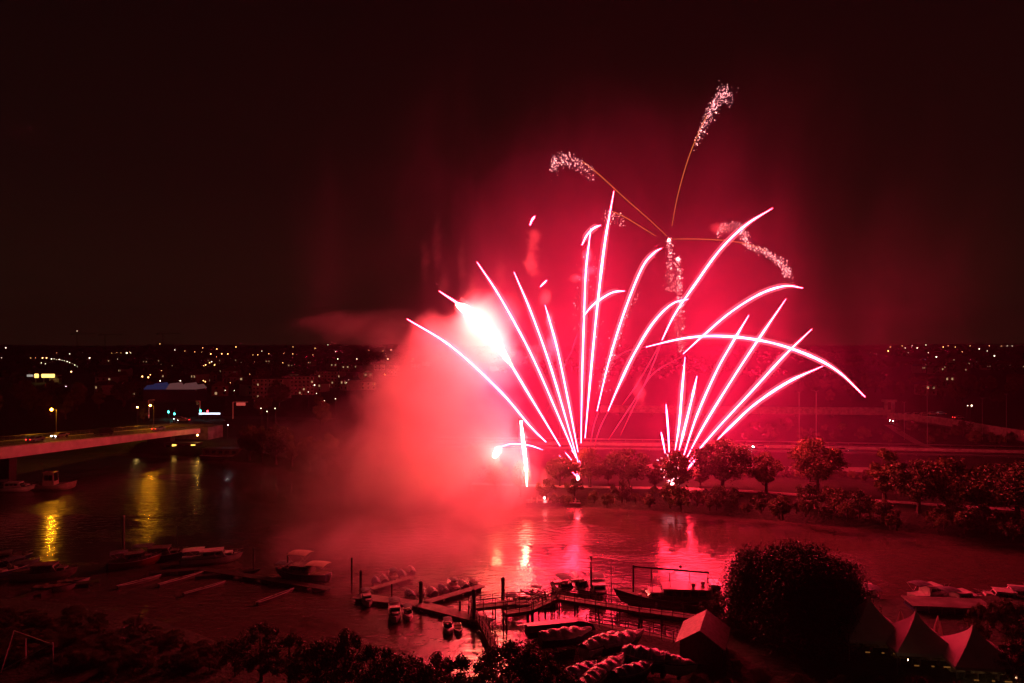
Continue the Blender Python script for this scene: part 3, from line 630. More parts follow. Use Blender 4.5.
# flyover crossing behind, with its portal and ramp
def flyover():
    a, c_ = at(600, 345, 318), at(888, 345, 306); a.z = c_.z = 0; r_ = empty('flyover', (a.x, a.y, 2.5)); tag(r_, 'long pale concrete flyover behind the right firework fan', 'flyover')
    d = (c_ - a).normalized(); n_ = Vector((-d.y, d.x, 0)); L_ = (c_ - a).length
    def pt(t, o_, z): return d * (t * L_) + n_ * o_ + Vector((0, 0, z))
    b = MB(); b.loft([[pt(t, -5, 1.6), pt(t, 5, 1.6), pt(t, 5, 3.0), pt(t, -5, 3.0)] for t in (0, 1)]); b.build('deck', CONC, r_)
    for o_ in (-4.9, 4.9): b = MB(); b.loft([[pt(t, o_ - .1, 3.0), pt(t, o_ + .1, 3.0), pt(t, o_ + .1, 4.0), pt(t, o_ - .1, 4.0)] for t in (0, 1)]); b.build('parapet', CONC, r_)
    for k in range(8): b = MB(); b.tube([pt((k + .5) / 8, 0, -1), pt((k + .5) / 8, 0, 1.6)], .7, 10); b.build('pier', CONCD, r_)
    t = empty('bridge_portal', (c_.x, c_.y - 1, 2.5)); tag(t, 'upright concrete portal where the flyover meets the ramp', 'portal'); b = MB()
    for q in (-1.6, 1.6): b.box((q, 0, 3.4), (1.0, 1.4, 7.6))
    b.build('column', CONC, t); b = MB(); b.box((0, 0, 7.6), (6, 1.8, 1.0)); b.build('cross_beam', CONC, t)
    b = MB(); b.box((0, -1.2, 1.5), (7, .4, 2.4)); b.build('base_wall', CONCD, t)
flyover()
rp_ = [at(888, 345, 300), at(925, 345, 285), at(960, 345, 265), at(1000, 345, 240), at(1060, 345, 215), at(1130, 345, 200)]
def ramp():
    P = smooth_path(rp_, 6); o0 = Vector((P[0].x, P[0].y, 2.5)); r_ = empty('ramp_wall', o0); tag(r_, 'long retaining wall of the ramp running to the right edge', 'retaining wall')
    b = MB(); rg = []
    for i, p in enumerate(P):
        t = i / (len(P) - 1); hh = 2.4 + 1.8 * t; q = Vector((p.x, p.y, 2.5)) - o0; rg.append([q, q + Vector((0, .5, 0)), q + Vector((0, .5, hh)), q + Vector((0, 0, hh))])
    b.loft(rg); b.build('wall', CONC, r_); b = MB(); b.loft([[v + Vector((0, -.15, .02)) for v in (g[3], g[2])] + [g[2] + Vector((0, .15, .25)), g[3] + Vector((0, -.15, .25))] for g in rg]); b.build('coping', CONC, r_)
    o, _ = strip('ramp_road', [Vector((p.x, p.y + 5, 0)) for p in P], 8, 2.66, ASPH); tag(o, kind='structure')
    return P
RP = ramp()
def gravel_ramp():
    o, _ = strip('embankment_track', [on(888, 425, 2.5), on(905, 436, 2.5), on(925, 446, 2.5), on(960, 452, 2.5)], 3, 2.602, GRAVEL); tag(o, kind='structure')
gravel_ramp()
# unlit lamp posts
def post(px, by, ty, label, z=2.5, lit=None, heads=2, name='lamp_post', group='tall unlit lamp posts beside the motorway'):
    p = on(px, by, z); hh = (by - ty) / F * p.y; r_ = empty(name, p); tag(r_, label, 'lamp post', group)
    b = MB(); b.tube([(0, 0, -.3), (0, 0, hh)], [.09, .05], 6); b.build('pole', STEEL, r_)
    for s_ in ((-1, 1)[:heads]):
        b = MB(); b.tube([(0, 0, hh - .1), (s_ * .9, 0, hh + .15)], .05, 5); b.build('arm', STEEL, r_); b = MB(); b.box((s_ * 1.2, 0, hh + .14), (.8, .3, .14)); b.build('lamp_head', DSTEEL, r_)
        if lit: b = MB(); b.ball((s_ * 1.2, 0, hh - .12), lit[1], 8); b.build('bulb', lit[0], r_)
    return r_
for px, by, ty, lb in ((816, 458, 391, 'tallest unlit lamp post above the tall round tree'), (799, 440, 392, 'unlit lamp post left of the tallest one'), (904, 440, 402, 'unlit lamp post just right of the flyover portal'), (927, 446, 379, 'tall unlit lamp post above the ramp'),
                      (982, 440, 398, 'unlit lamp post at the bend of the ramp wall'), (1006, 442, 394, 'unlit lamp post nearest the right edge'), (560, 445, 402, 'unlit lamp post hidden in the glow of the left fan')): post(px, by, ty, lb)
def place_car(px, py, z, rz, label, group=None): return tag(copy_tree(CAR, on(px, py, z), rz), label, 'car', group)
place_car(893, 422, 2.7, -2.4, 'car with dazzling white headlights at the foot of the flyover portal'); place_car(925, 421, 2.7, -2.9, 'car with headlights climbing the ramp')
for i in range(6): place_car(900 + i * 8, 416.5 - i * .35, 3.2, 3.0, 'one of a close row of cars with white headlights along the top of the ramp', 'row of cars on the ramp')
for i in range(26):
    px = 745 + i * 11 + rb.uniform(-4, 4); put(BUSH[i % 2], on(px, rb.choice((438, 441, 430, 434)) + (px - 745) * .01, 2.5), rb.uniform(.8, 1.7), i, 'low bush on the dark ground between the motorway and the flyover', 'bush', 'bushes between the motorway and the flyover')
place_car(958, 419, 2.8, .1, 'car farther right on the ramp, seen from the side')
place_car(760, 449, 2.6, 3.1, 'car on the motorway right of the right fan'); place_car(840, 452, 2.6, .1, 'car on the motorway below the tallest lamp post')
CAR.location = on(700, 446, 2.6); tag(CAR, 'car on the motorway behind the broad tree', 'car')

# ---------------------------------------------------------------- road bridge
BA, BB = Vector((-136, 138, 0)), Vector((-92, 236, 0))
def bridge():
    # line through px 0 / Y 165 and px 180 / Y 225
    A = Vector(((0 - CX) / F * 165, 165, 0)); B = Vector(((180 - CX) / F * 225, 225, 0)); d = (B - A).normalized(); n_ = Vector((-d.y, d.x, 0)); L_ = (B - A).length
    r_ = empty('road_bridge', A); tag(r_, 'long road bridge crossing the river at left, its side lit red', 'bridge')
    def top(t): return 10.3 - 3.6 * max(0, t) / L_ * .95 if t > 0 else 10.3 + t * -.012
    ts = [-45, -30, -15, 0, 12, 24, 36, 48, 60, L_, L_ + 12]
    def pt(t, o_, z): return d * t + n_ * o_ + Vector((0, 0, z))
    W_ = 15
    dp = lambda t: 2.9 - 1.3 * min(1, max(0, t) / L_)
    b = MB(); b.loft([[pt(t, 0, top(t) - dp(t)), pt(t, 3, top(t) - dp(t) - .2), pt(t, W_ - 3, top(t) - dp(t) - .2), pt(t, W_, top(t) - dp(t)), pt(t, W_, top(t)), pt(t, 0, top(t))] for t in ts]); b.build('girder', mat('pale painted girder', (.82, .80, .78), .6, var=.12, scale=.4), r_)
    b = MB(); b.loft([[pt(t, 2, top(t) + .05), pt(t, W_ - 2, top(t) + .05)][::-1] for t in ts], close=False); b.build('roadway', ASPH, r_)
    for o_ in (.15, W_ - .15):
        b = MB()
        for z_ in (.35, .7, 1.1): b.tube([pt(t, o_, top(t) + z_) for t in ts], .05, 4)
        for k in range(int((L_ + 55) / 1.6)): t = -44 + k * 1.6; b.tube([pt(t, o_, top(t)), pt(t, o_, top(t) + 1.1)], .035, 4)
        b.build('railing', STEEL, r_)
    for t in (6, 62):
        b = MB(); b.loft([[pt(t - 1, 3, z_), pt(t + 1, 3, z_), pt(t + 1, W_ - 3, z_), pt(t - 1, W_ - 3, z_)] for z_ in (-3, top(t) - 2)]); b.build('pier', WOODD, r_)
    for s_ in (-9, -5): b = MB(); b.loft([[pt(s_ + (z_ * .45) + q, 4 + w_, z_) for q, w_ in ((0, 0), (1, 0), (1, 7), (0, 7))] for z_ in (-2, 8)]); b.build('strut', CONC, r_)
    b = MB(); b.loft([[pt(L_ + 10 + q, -3, z_) for q in (0, 8)] + [pt(L_ + 10 + q, W_ + 3, z_) for q in (8, 0)] for z_ in (-1, top(L_) - .1)]); b.build('abutment', CONCD, r_)
    def w(t, o_, z=None): v = pt(t, o_, (top(t) + .06) if z is None else z) + A; return v
    # lamps on the far kerb
    for t, lb in ((30, 'amber street lamp on the road bridge at left'), (68, 'amber street lamp near the far end of the road bridge')):
        p = w(t, W_ + .6); q = empty('street_lamp', p); tag(q, lb, 'street lamp', 'amber street lamps on the road bridge')
        b = MB(); b.tube([(0, 0, -1.4), (0, 0, 7.6)], [.12, .07], 7); b.build('pole', DSTEEL, q); b = MB(); b.tube([(0, 0, 7.6), (-.5, -1.3, 7.9)], .05, 5); b.build('arm', DSTEEL, q); b = MB(); b.ball((-.5, -1.3, 7.75), .28, 10); b.build('bulb', L_AMB, q)
    rz = math.atan2(d.y, d.x)
    for t, o_, f, lb in ((14, 5, 0, 'car crossing the left part of the bridge'), (26, 10, math.pi, 'car on the far lane of the bridge below the lamp'), (58, 5, 0, 'car crossing the far end of the bridge')):
        tag(copy_tree(CAR, w(t, o_), rz + f), lb, 'car', 'cars crossing the road bridge')
    v = empty('van', w(35, 4)); v.rotation_euler = (0, 0, rz); tag(v, 'dark van standing on the middle of the bridge', 'van')
    b = MB(); pr = [(-2.6, .4), (-2.6, 2.2), (-2.4, 2.35), (1.3, 2.35), (2.0, 1.35), (2.6, 1.15), (2.65, .45)]; b.loft([[Vector((x_, y_, z_)) for x_, z_ in pr] for y_ in (-.95, .95)]); b.build('body', BLACKP, v)
    b = MB(); b.add([(1.36, -.85, 2.26), (1.36, .85, 2.26), (2.02, .85, 1.39), (2.02, -.85, 1.39)], [(0, 1, 2, 3)]); b.build('windscreen', GLASS, v)
    for x_ in (-1.7, 1.7):
        for y_ in (-.9, .9): b = MB(); b.tube([(x_, y_ - .12, .38), (x_, y_ + .12, .38)], .38, 12); b.build('wheel', RUBBER, v)
bridge()
# road junction beyond the bridge
o, _ = strip('junction_road', [on(150, 420, 2.5), on(200, 418, 2.5), on(260, 418, 2.5), on(330, 420, 2.5)], 12, 2.61, ASPH); tag(o, kind='structure')
def signal(px, py, ty, m, label):
    p = on(px, py, 2.5); hh = (py - ty) / F * p.y; r_ = empty('traffic_light', p); tag(r_, label, 'traffic light', 'traffic lights beyond the bridge')
    b = MB(); b.tube([(0, 0, -.2), (0, 0, hh + 1.4)], .09, 6); b.build('pole', DSTEEL, r_); b = MB(); b.box((0, -.18, hh), (.5, .3, 1.3)); b.build('housing', BLACKP, r_)
    b = MB(); b.ball((0, -.36, hh + (-.35 if m is TG else .35)), .42, 8); b.build('lit_lens', m, r_)
for a in ((169, 419, 411, TG, 'leftmost green traffic light'), (175, 419, 413, TG, 'green traffic light right of the leftmost one'), (201, 418, 410, TG, 'rightmost and brightest green traffic light'), (208, 418, 412, TR, 'red traffic light beside the brightest green one')): signal(*a)
def gantry(px0, px1, by, ty, label, m=WHITE, red=False):
    p = on(px0, by, 2.5); k = p.y / F; hh = (by - ty) * k; r_ = empty('sign_gantry', p); tag(r_, label, 'gantry', 'pale road gantries')
    b = MB(); b.tube([(0, 0, -.2), (0, 0, hh)], .28, 8); b.build('pole', m, r_); b = MB(); b.tube([(0, 0, hh), ((px1 - px0) * k, 0, hh)], .2, 6); b.build('beam', m, r_)
    b = MB(); b.box(((px1 - px0) * k * .55, -.3, hh - .9), (abs(px1 - px0) * k * .6, .12, 1.3)); b.build('sign', emit('red neon strip', (1, .12, .1), .5, False) if red else STEEL, r_)
gantry(149, 155, 418, 400, 'pale cantilever gantry beside the lamp lit tree'); gantry(200, 196, 418, 401, 'gantry holding the brightest green traffic light'); gantry(233, 248, 419, 402, 'white gantry pole with a dim red sign at right', red=True)
place_car(180, 420, 2.62, 3.3, 'pair car with white headlights waiting under the gabled hall', 'cars at the junction'); place_car(184, 421.5, 2.62, 3.3, 'nearer car with white headlights at the junction', 'cars at the junction')
def tubecar():
    p = on(211, 418.5, 2.62); r_ = empty('articulated_bus', p); tag(r_, 'long low bus with a bright white light strip along its side', 'bus'); k = p.y / F
    b = MB(); b.box((0, 0, 1.6), (22 * k, 2.5, 2.6)); b.build('body', NAVY, r_); b = MB(); b.box((0, -1.27, 2.3), (21 * k, .05, .7)); b.build('lit_window_band', emit('lit bus windows', (.75, .85, 1), 2.5, False), r_)
    for q in (-8, -2, 3, 8): b = MB(); b.tube([(q * k, -1.3, .4), (q * k, -1.0, .4)], .45, 12); b.build('wheel', RUBBER, r_)
tubecar()
def hall():
    p = solve(176, 416, 0); p = at(176, 345, 400); p.z = height_far(p.x, p.y); k = p.y / F; r_ = empty('gabled_hall', p); tag(r_, 'long market hall with a row of blue and pink gables beyond the bridge', 'hall')
    b = MB(); b.box((0, 0, 3.2), (52 * k, 14, 8)); b.build('wall', mat('dark cladding', (.05, .06, .12), .7), r_)
    for i in range(7):
        x0 = (-26 + i * 7.4) * k; w_ = 7.4 * k; b = MB(); b.loft([[Vector((x0, y_, 7.2)), Vector((x0 + w_, y_, 7.2)), Vector((x0 + w_ / 2, y_, 7.2 + (3.4 if i % 2 else 2.4)))] for y_ in (-7.3, 7.3)])
        b.build('gable', emit('blue lit gable', (.10, .12, .42), .12, False) if i < 3 else emit('pink lit gable', (.6, .22, .22), .16, False), r_)
hall()
def sign_tree():
    p = on(144, 423, 2.5); o = put(TREES[3], p, .62, 1, 'small tree lit yellow by the street lamp at the bridge end', 'tree', None)
    r_ = empty('street_lamp', on(143, 424, 2.5) + Vector((-1.2, -2, 0))); tag(r_, 'warm street lamp beside the small yellow lit tree', 'street lamp'); b = MB(); b.tube([(0, 0, -.2), (0, 0, 7)], .08, 6); b.build('pole', DSTEEL, r_)
    b = MB(); b.ball((0, 0, 7.1), .22, 10); b.build('bulb', emit('warm tree lamp', (1, .6, .15), 90), r_)
sign_tree()
# ---------------------------------------------------------------- boats
def hull(L_, Bm, H, bow=.35, sheer=.35, n=12, stern=.75):
    """rings of a displacement hull along x; bow at +x"""
    rings = []
    for i in range(n + 1):
        t = i / n; x_ = -L_ / 2 + L_ * t
        w = Bm / 2 * (stern + (1 - stern) * min(1, t / .35)) if t < .35 else Bm / 2 * (1 - max(0, (t - .55) / .45) ** 2.1)
        w = max(w, .04); zt = H * (1 + sheer * (abs(t - .4) / .6) ** 2); zb = -.35 + (.35 + H * .5) * max(0, (t - .75) / .25) ** 1.5
        rk = bow * L_ * .12 * max(0, (t - .6) / .4) ** 2
        rings.append([Vector((x_ + rk, -w, zt)), Vector((x_ + rk * .6, -w * .92, zt * .5 + zb * .5)), Vector((x_, -w * .55, zb)), Vector((x_, w * .55, zb)), Vector((x_ + rk * .6, w * .92, zt * .5 + zb * .5)), Vector((x_ + rk, w, zt))])
    return rings
def hull_part(r_, L_, Bm, H, m, deckm, **k):
    rg = hull(L_, Bm, H, **k); b = MB(); b.loft(rg); b.build('hull', m, r_)
    b = MB(); b.loft([[g[0] + Vector((0, .06, .0)), g[5] + Vector((0, -.06, .0))] for g in rg], close=False); b.v = [(x_, y_, z_ + .02) for x_, y_, z_ in b.v]; b.build('deck', deckm, r_)
    b = MB()
    for s_ in (0, 5): b.tube([g[s_] + Vector((0, 0, .05)) for g in rg], .05, 5)
    b.build('rubbing_strake', WHITE if m is not WHITE else NAVY, r_)
    return rg
def cabin(r_, x0, x1, w, z0, h, m, slope=.5, wins=3, name='cabin'):
    b = MB(); b.loft([[Vector((x0, s_ * w / 2, z0)), Vector((x0 + .1, s_ * w * .44, z0 + h)), Vector((x1 - slope, s_ * w * .44, z0 + h)), Vector((x1, s_ * w / 2, z0))] for s_ in (-1, 1)]); c_ = b.build(name, m, r_)
    b = MB(); b.box(((x0 + x1 - slope) / 2, 0, z0 + h + .05), (x1 - x0 - slope + .35, w * .98, .08)); b.build('cabin_roof', m, c_)
    for k in range(wins):
        xx = x0 + .35 + (x1 - slope - x0 - .5) * (k + .5) / wins
        for s_ in (-1, 1): b = MB(); b.box((xx, s_ * (w * .465 + .015), z0 + h * .6), ((x1 - slope - x0) / wins * .7, .05, h * .42)); b.build('window', GLASS, c_)
    b = MB(); b.add([(x1 - .06 + .03, -w * .4, z0 + .12), (x1 - slope + .06, -w * .38, z0 + h - .1), (x1 - slope + .06, w * .38, z0 + h - .1), (x1 - .03, w * .4, z0 + .12)], [(0, 1, 2, 3)]); b.build('windscreen', GLASS, c_)
    return c_
def bimini(r_, x0, x1, w, z0, h, m=CANVAS):
    b = MB(); rg = []
    for i in range(7):
        t = i / 6; rg.append([Vector((x0 + (x1 - x0) * t, -w / 2 + w * k / 6, z0 + h + .16 * math.sin(math.pi * k / 6) + .1 * math.sin(math.pi * t))) for k in range(7)])
    n0 = [[v + Vector((0, 0, -.04)) for v in reversed(g)] for g in rg]; b.loft([g + q for g, q in zip(rg, n0)]); b.build('canopy', m, r_)
    b = MB()
    for x_ in (x0, x1):
        for s_ in (-1, 1): b.tube([((x0 + x1) / 2, s_ * w / 2, z0), (x_, s_ * w / 2, z0 + h)], .025, 5)
    b.build('canopy_frame', STEEL, r_)
def rail(r_, rg, z=.55, f=.45):
    b = MB(); n = len(rg)
    for s_ in (0, 5):
        P = [g[s_] * 1 + Vector((0, .1 if s_ == 0 else -.1, z)) for g in rg[int(n * f):]]; b.tube(P, .022, 5)
        for g in rg[int(n * f)::2]: b.tube([g[s_], g[s_] + Vector((0, .1 if s_ == 0 else -.1, z))], .02, 4)
    b.build('bow_rail', STEEL, r_)
def cruiser(name='motor_cruiser', L_=8, Bm=2.8, m=WHITE, can=True, canm=CANVAS, mast=False):
    r_ = empty(name); rg = hull_part(r_, L_, Bm, 1.05, m, WOOD if m is not WHITE else WHITE); cm_ = WHITE if m is WHITE else CONCD; cabin(r_, -L_ * .18, L_ * .26, Bm * .78, 1.07, 1.05, cm_, .7); cabin(r_, L_ * .2, L_ * .40, Bm * .55, 1.12, .45, cm_, .5, 1, 'fore_cabin')
    if can: bimini(r_, -L_ * .48, -L_ * .12, Bm * .85, 1.15, 1.35, canm)
    rail(r_, rg)
    b = MB(); b.box((-L_ * .5 - .15, 0, .5), (.4, .5, .9)); b.build('outboard_motor', BLACKP, r_)
    if mast: b = MB(); b.tube([(0, 0, 2.1), (0, 0, 9)], [.07, .04], 6); b.build('mast', STEEL, r_)
    return r_
def runabout(m=WHITE, cover=None):
    r_ = empty('motorboat'); rg = hull_part(r_, 6.4, 2.3, .9, m, m)
    b = MB(); b.add([(.5, -.95, .95), (.0, -.85, 1.6), (.0, .85, 1.6), (.5, .95, .95), (1.35, 0, .98), (.55, 0, 1.62)], [(0, 4, 5, 1), (4, 3, 2, 5)]); b.build('windscreen', GLASS, r_)
    for y_ in (-.5, .5): b = MB(); b.box((-.6, y_, 1.05), (.5, .5, .25)); b.box((-.85, y_, 1.3), (.12, .5, .6)); b.build('seat', CREAM, r_)
    b = MB(); b.box((-2.3, 0, 1.05), (.8, 1.7, .3)); b.build('bench', CREAM, r_)
    bimini(r_, -1.9, .7, 1.9, .95, 1.35, cover or CANVAS); rail(r_, rg, .35, .6); b = MB(); b.box((-3.35, 0, .5), (.35, .45, .95)); b.build('outboard_motor', BLACKP, r_)
    return r_
def covered(Ls=5.2, m=TARP, seed=1, hm=WHITE, land=True):
    """small boat under a wrinkled tarpaulin, on chocks"""
    r_ = empty('covered_boat'); rn = random.Random(seed); rg = hull_part(r_, Ls, 2.0, .75, hm, hm)
    b = MB(); R_ = []
    n = 44
    for i in range(n + 1):
        t = i / n; g0 = rg[min(int(t * 12), 11)]; g1 = rg[min(int(t * 12) + 1, 12)]; f = t * 12 - min(int(t * 12), 11); l = g0[0].lerp(g1[0], f); q = g0[5].lerp(g1[5], f)
        row = []
        for k in range(13):
            s_ = k / 12; p = (l + Vector((0, -.1, -.14))).lerp(q + Vector((0, .1, -.14)), s_); arch = math.sin(math.pi * s_) ** .7 * (.62 * math.sin(math.pi * min(1, .18 + t * .82)) + .1)
            wr = .12 * noise.noise(Vector((t * 11 + seed, s_ * 4, 1))) + .17 * abs(math.sin(t * 14 + seed + s_ * .8)) * math.sin(math.pi * s_) ** .6; p.z += arch + wr; row.append(p)
        R_.append(row)
    b.loft(R_, close=False); b.build('tarpaulin', m, r_, smooth=True)
    b = MB()
    for x_ in (-Ls * .3, 0, Ls * .28): b.tube([R_[int((x_ / Ls + .5) * n)][k] + Vector((0, 0, .03)) for k in range(13)], .025, 4)
    b.build('lashing_ropes', WHITE, r_)
    if land:
        for x_ in (-1.4, 1.2): b = MB(); b.box((x_, 0, -.45), (.3, 1.6, .35)); b.build('chock', WOODD, r_)
    return r_
def dinghy(m=WHITE):
    r_ = empty('rowing_boat'); rg = hull_part(r_, 4.0, 1.5, .5, m, WOOD)
    for x_ in (-.9, .3): b = MB(); b.box((x_, 0, .62), (.28, 1.2, .06)); b.build('thwart', WOOD, r_)
    return r_
def place(o, px, py, rz, label, cat='boat', group=None, z=0.0, s=1.0):
    o.location = on(px, py, z); o.rotation_euler = (0, 0, rz); o.scale = (s, s, s); return tag(o, label, cat, group)
G3 = 'three motorboats moored behind the jetty'
place(runabout(WHITE), 566, 594, -1.15, 'leftmost of three canopied motorboats behind the jetty', group=G3)
place(runabout(WHITE, NAVY), 581, 592, -1.35, 'middle of three canopied motorboats behind the jetty', group=G3)
place(cruiser('motorboat', 6.6, 2.5, WHITE, True), 598, 597, -1.55, 'rightmost of three motorboats, with open canopy frame', group=G3, s=.95)
def mast_post(px, by, ty, label, r=.07, name='mooring_mast', m=STEEL, z=0.0, grp='thin masts standing by the jetty'):
    p = on(px, by, z); hh = (by - ty) / F * p.y; b = MB(); b.tube([(0, 0, -2), (0, 0, hh * .6), (0, 0, hh)], [r * 1.3, r, r * .5], 7); b.ball((0, 0, hh + .05), r * 1.3, 6); o = b.build(name, m); o.location = p; return tag(o, label, 'mast', grp)
mast_post(591, 597, 557, 'leaning dark mast behind the three motorboats', .13, m=DSTEEL); mast_post(611, 616, 561, 'slender dark mast between the motorboats and the barge', .06, m=DSTEEL); mast_post(578, 603, 571, 'short twin pronged mast in front of the motorboats', .05, m=DSTEEL)
# Dutch barge
def barge():
    r_ = empty('old_barge', on(671, 607)); r_.rotation_euler = (0, 0, math.pi - .08); tag(r_, 'big old wooden barge with a long boom over its deckhouse', 'barge')
    rg = hull_part(r_, 13.4, 3.9, 1.45, mat('tarred oak hull', (.07, .035, .02), .45, var=.3, scale=2), WOOD, bow=.6, sheer=.6)
    cabin(r_, -4.8, 1.4, 2.9, 1.5, 1.35, mat('varnished deckhouse', (.16, .07, .035), .3), .3, 5, 'deckhouse'); cabin(r_, 1.5, 3.4, 2.2, 1.55, .7, WHITE, .6, 2, 'fore_cabin'); cabin(r_, -6.2, -4.9, 2.4, 1.55, 1.9, WHITE, .2, 1, 'wheelhouse')
    b = MB(); b.tube([(5.0, 0, 1.5), (5.0, 0, 5.6)], [.13, .10], 8); b.build('mast', WOODD, r_); b = MB(); b.tube([(5.1, 0, 5.35), (-4.9, .0, 4.75)], .13, 7); b.build('boom', WOODD, r_)
    for x_ in (-4.8, -2.4, 0.2, 2.6): b = MB(); b.tube([(x_, 1.1, 1.6), (x_, 0, 5.05 + x_ * .06 - .1)], .04, 5); b.tube([(x_, -1.1, 1.6), (x_, 0, 5.05 + x_ * .06 - .1)], .04, 5); b.build('boom_stay', DSTEEL, r_)
    b = MB(); b.tube([(7.2, 0, 2.4), (5.0, 0, 5.5)], .03, 4); b.tube([(-6.6, 0, 2.3), (-4.9, 0, 4.75)], .03, 4); b.build('rigging', DSTEEL, r_)
    b = MB(); b.ball((-1.2, 0, 5.45), .22, 8); b.tube([(-1.2, 0, 4.9), (-1.2, 0, 5.4)], .03, 4); b.build('radar_dome', WHITE, r_)
    for k, x_ in enumerate((4.2, 3.7, -2.8, -4.2)): b = MB(); b.lathe((x_, (.9, -.7, .5, -.4)[k], 1.55 if k < 2 else 3.0), [(.22, 0), (.28, .25), (.26, .5)], 9); b.build('deck_tub', WHITE if k % 2 else CREAM, r_)
    b = MB()
    for s_ in (0, 5):
        b.tube([g[s_] + Vector((0, 0, .7)) for g in rg], .03, 4)
        for g in rg[::2]: b.tube([g[s_], g[s_] + Vector((0, 0, .7))], .025, 4)
    b.build('guard_rail', STEEL, r_)
    for i, g in enumerate(rg[2:11:3]): b = MB(); b.tube([g[5] + Vector((0, .15, -.3)), g[5] + Vector((0, .15, -1.0))], .16, 8); b.build('fender', WHITE, r_)
barge()
# launching barge with its fountain
def launch():
    r_ = empty('launch_barge', on(553, 504)); r_.rotation_euler = (0, 0, -.03); tag(r_, 'low launch barge with firework racks floating by the far bank', 'barge')
    b = MB(); b.loft([[Vector((x_, -1.9, -.3)), Vector((x_, 1.9, -.3)), Vector((x_ * 1.03, 1.9, .65)), Vector((x_ * 1.03, -1.9, .65))] for x_ in (-5.8, 5.8)]); b.build('hull', BLACKP, r_)
    for k in range(9):
        b = MB()
        for q in range(5): b.tube([(-4.8 + k * 1.2, -1.2 + q * .55, .66), (-4.8 + k * 1.2 + .15, -1.2 + q * .55, 1.25)], .1, 7)
        b.build('mortar_rack', mat('mortar tubes', (.35, .33, .3), .6), r_)
    b = MB()
    for k in range(12): b.tube([(-5.4 + k, -1.75, .66), (-5.4 + k, -1.75, 1.3)], .03, 4)
    b.tube([(-5.4, -1.75, 1.3), (5.6, -1.75, 1.3)], .03, 4); b.build('guard_rail', STEEL, r_)
launch(); mine(545, 498, 152, 'bright flame standing on the launch barge', 16, 1.6, .18)

# ---------------------------------------------------------------- pontoons, jetty and piles
def pontoon(pts, w, label, name='pontoon', z=.55, m=CONC, group='floating pontoons', fl=True):
    P = [on(a, b_, z) for a, b_ in pts]; o0 = Vector((P[0].x, P[0].y, 0)); r_ = empty(name, o0); tag(r_, label, 'pontoon', group); b = MB(); f = MB()
    for i in range(len(P) - 1):
        a, c_ = P[i] - o0, P[i + 1] - o0; a.z = c_.z = 0; d = (c_ - a); L_ = d.length; rz = math.atan2(d.y, d.x); mid = (a + c_) / 2
        b.box((mid.x, mid.y, z - .06), (L_ + .1, w, .12), rz)
        for k in range(max(1, int(L_ / 3))): q = a.lerp(c_, (k + .5) / max(1, int(L_ / 3))); f.box((q.x, q.y, z - .42), (2.2, w * .9, .6), rz)
    b.build('decking', m, r_)
    if fl: f.build('floats', DSTEEL, r_)
    return r_
pontoon([(356, 595), (420, 603), (490, 621)], 2.0, 'long main pontoon leading right toward the jetty')
pontoon([(372, 588), (412, 576)], 1.1, 'finger pontoon in the smoke with small boats alongside')
pontoon([(424, 602), (482, 585)], 1.3, 'finger pontoon rising right from the tall pile')
pontoon([(150, 572), (200, 568), (262, 577)], 1.4, 'dark pontoon beside the left motor cruiser', m=WOODD); pontoon([(262, 577), (330, 588)], 1.4, 'pontoon in the smoke under the triple canopied boat', m=WOODD)
pontoon([(10, 600), (60, 585), (100, 580)], 1.3, 'dark pontoon at the far left', m=WOODD)
pontoon([(58, 690), (146, 645)], .9, 'faint thin pontoon crossing the dark lower left corner', z=2.1, fl=False, m=WOODD)
def pile(px, by, ty, label, r=.28, m=WOODD):
    p = on(px, by); hh = (by - ty) / F * p.y; r_ = empty('mooring_pile', p); tag(r_, label, 'pile', 'mooring piles')
    b = MB(); b.tube([(0, 0, -2), (0, 0, hh)], [r, r * .93], 10); b.build('shaft', m, r_); b = MB(); b.lathe((0, 0, hh), [(r * 1.08, -.12), (r * 1.08, .05), (.03, r * .9)], 10); b.build('cap', WHITE if m is STEEL else DSTEEL, r_)
for a in ((352, 592, 558, 'slim mooring pile farthest left in the smoke', .13), (361, 597, 571, 'mooring pile at the left end of the main pontoon', .2), (421, 606, 582, 'thick pale mooring pile above the main pontoon', .26),
          (474, 622, 590, 'dark mooring pile at the right end of the main pontoon', .26), (503, 603, 578, 'short thick pile standing beyond the jetty', .27), (288, 577, 553, 'pile beside the triple canopied boat', .12), (254, 570, 548, 'thin pile left of the smoke', .1),
          (392, 604, 584, 'thin pile among the boats of the main pontoon', .1), (460, 614, 601, 'small round topped pile by the main pontoon', .15)): pile(*a)
pile(124, 552, 516, 'tall red lit navigation pile at left', .22, STEEL); pile(177, 556, 526, 'thin pile behind the left motor cruiser', .07, DSTEEL)
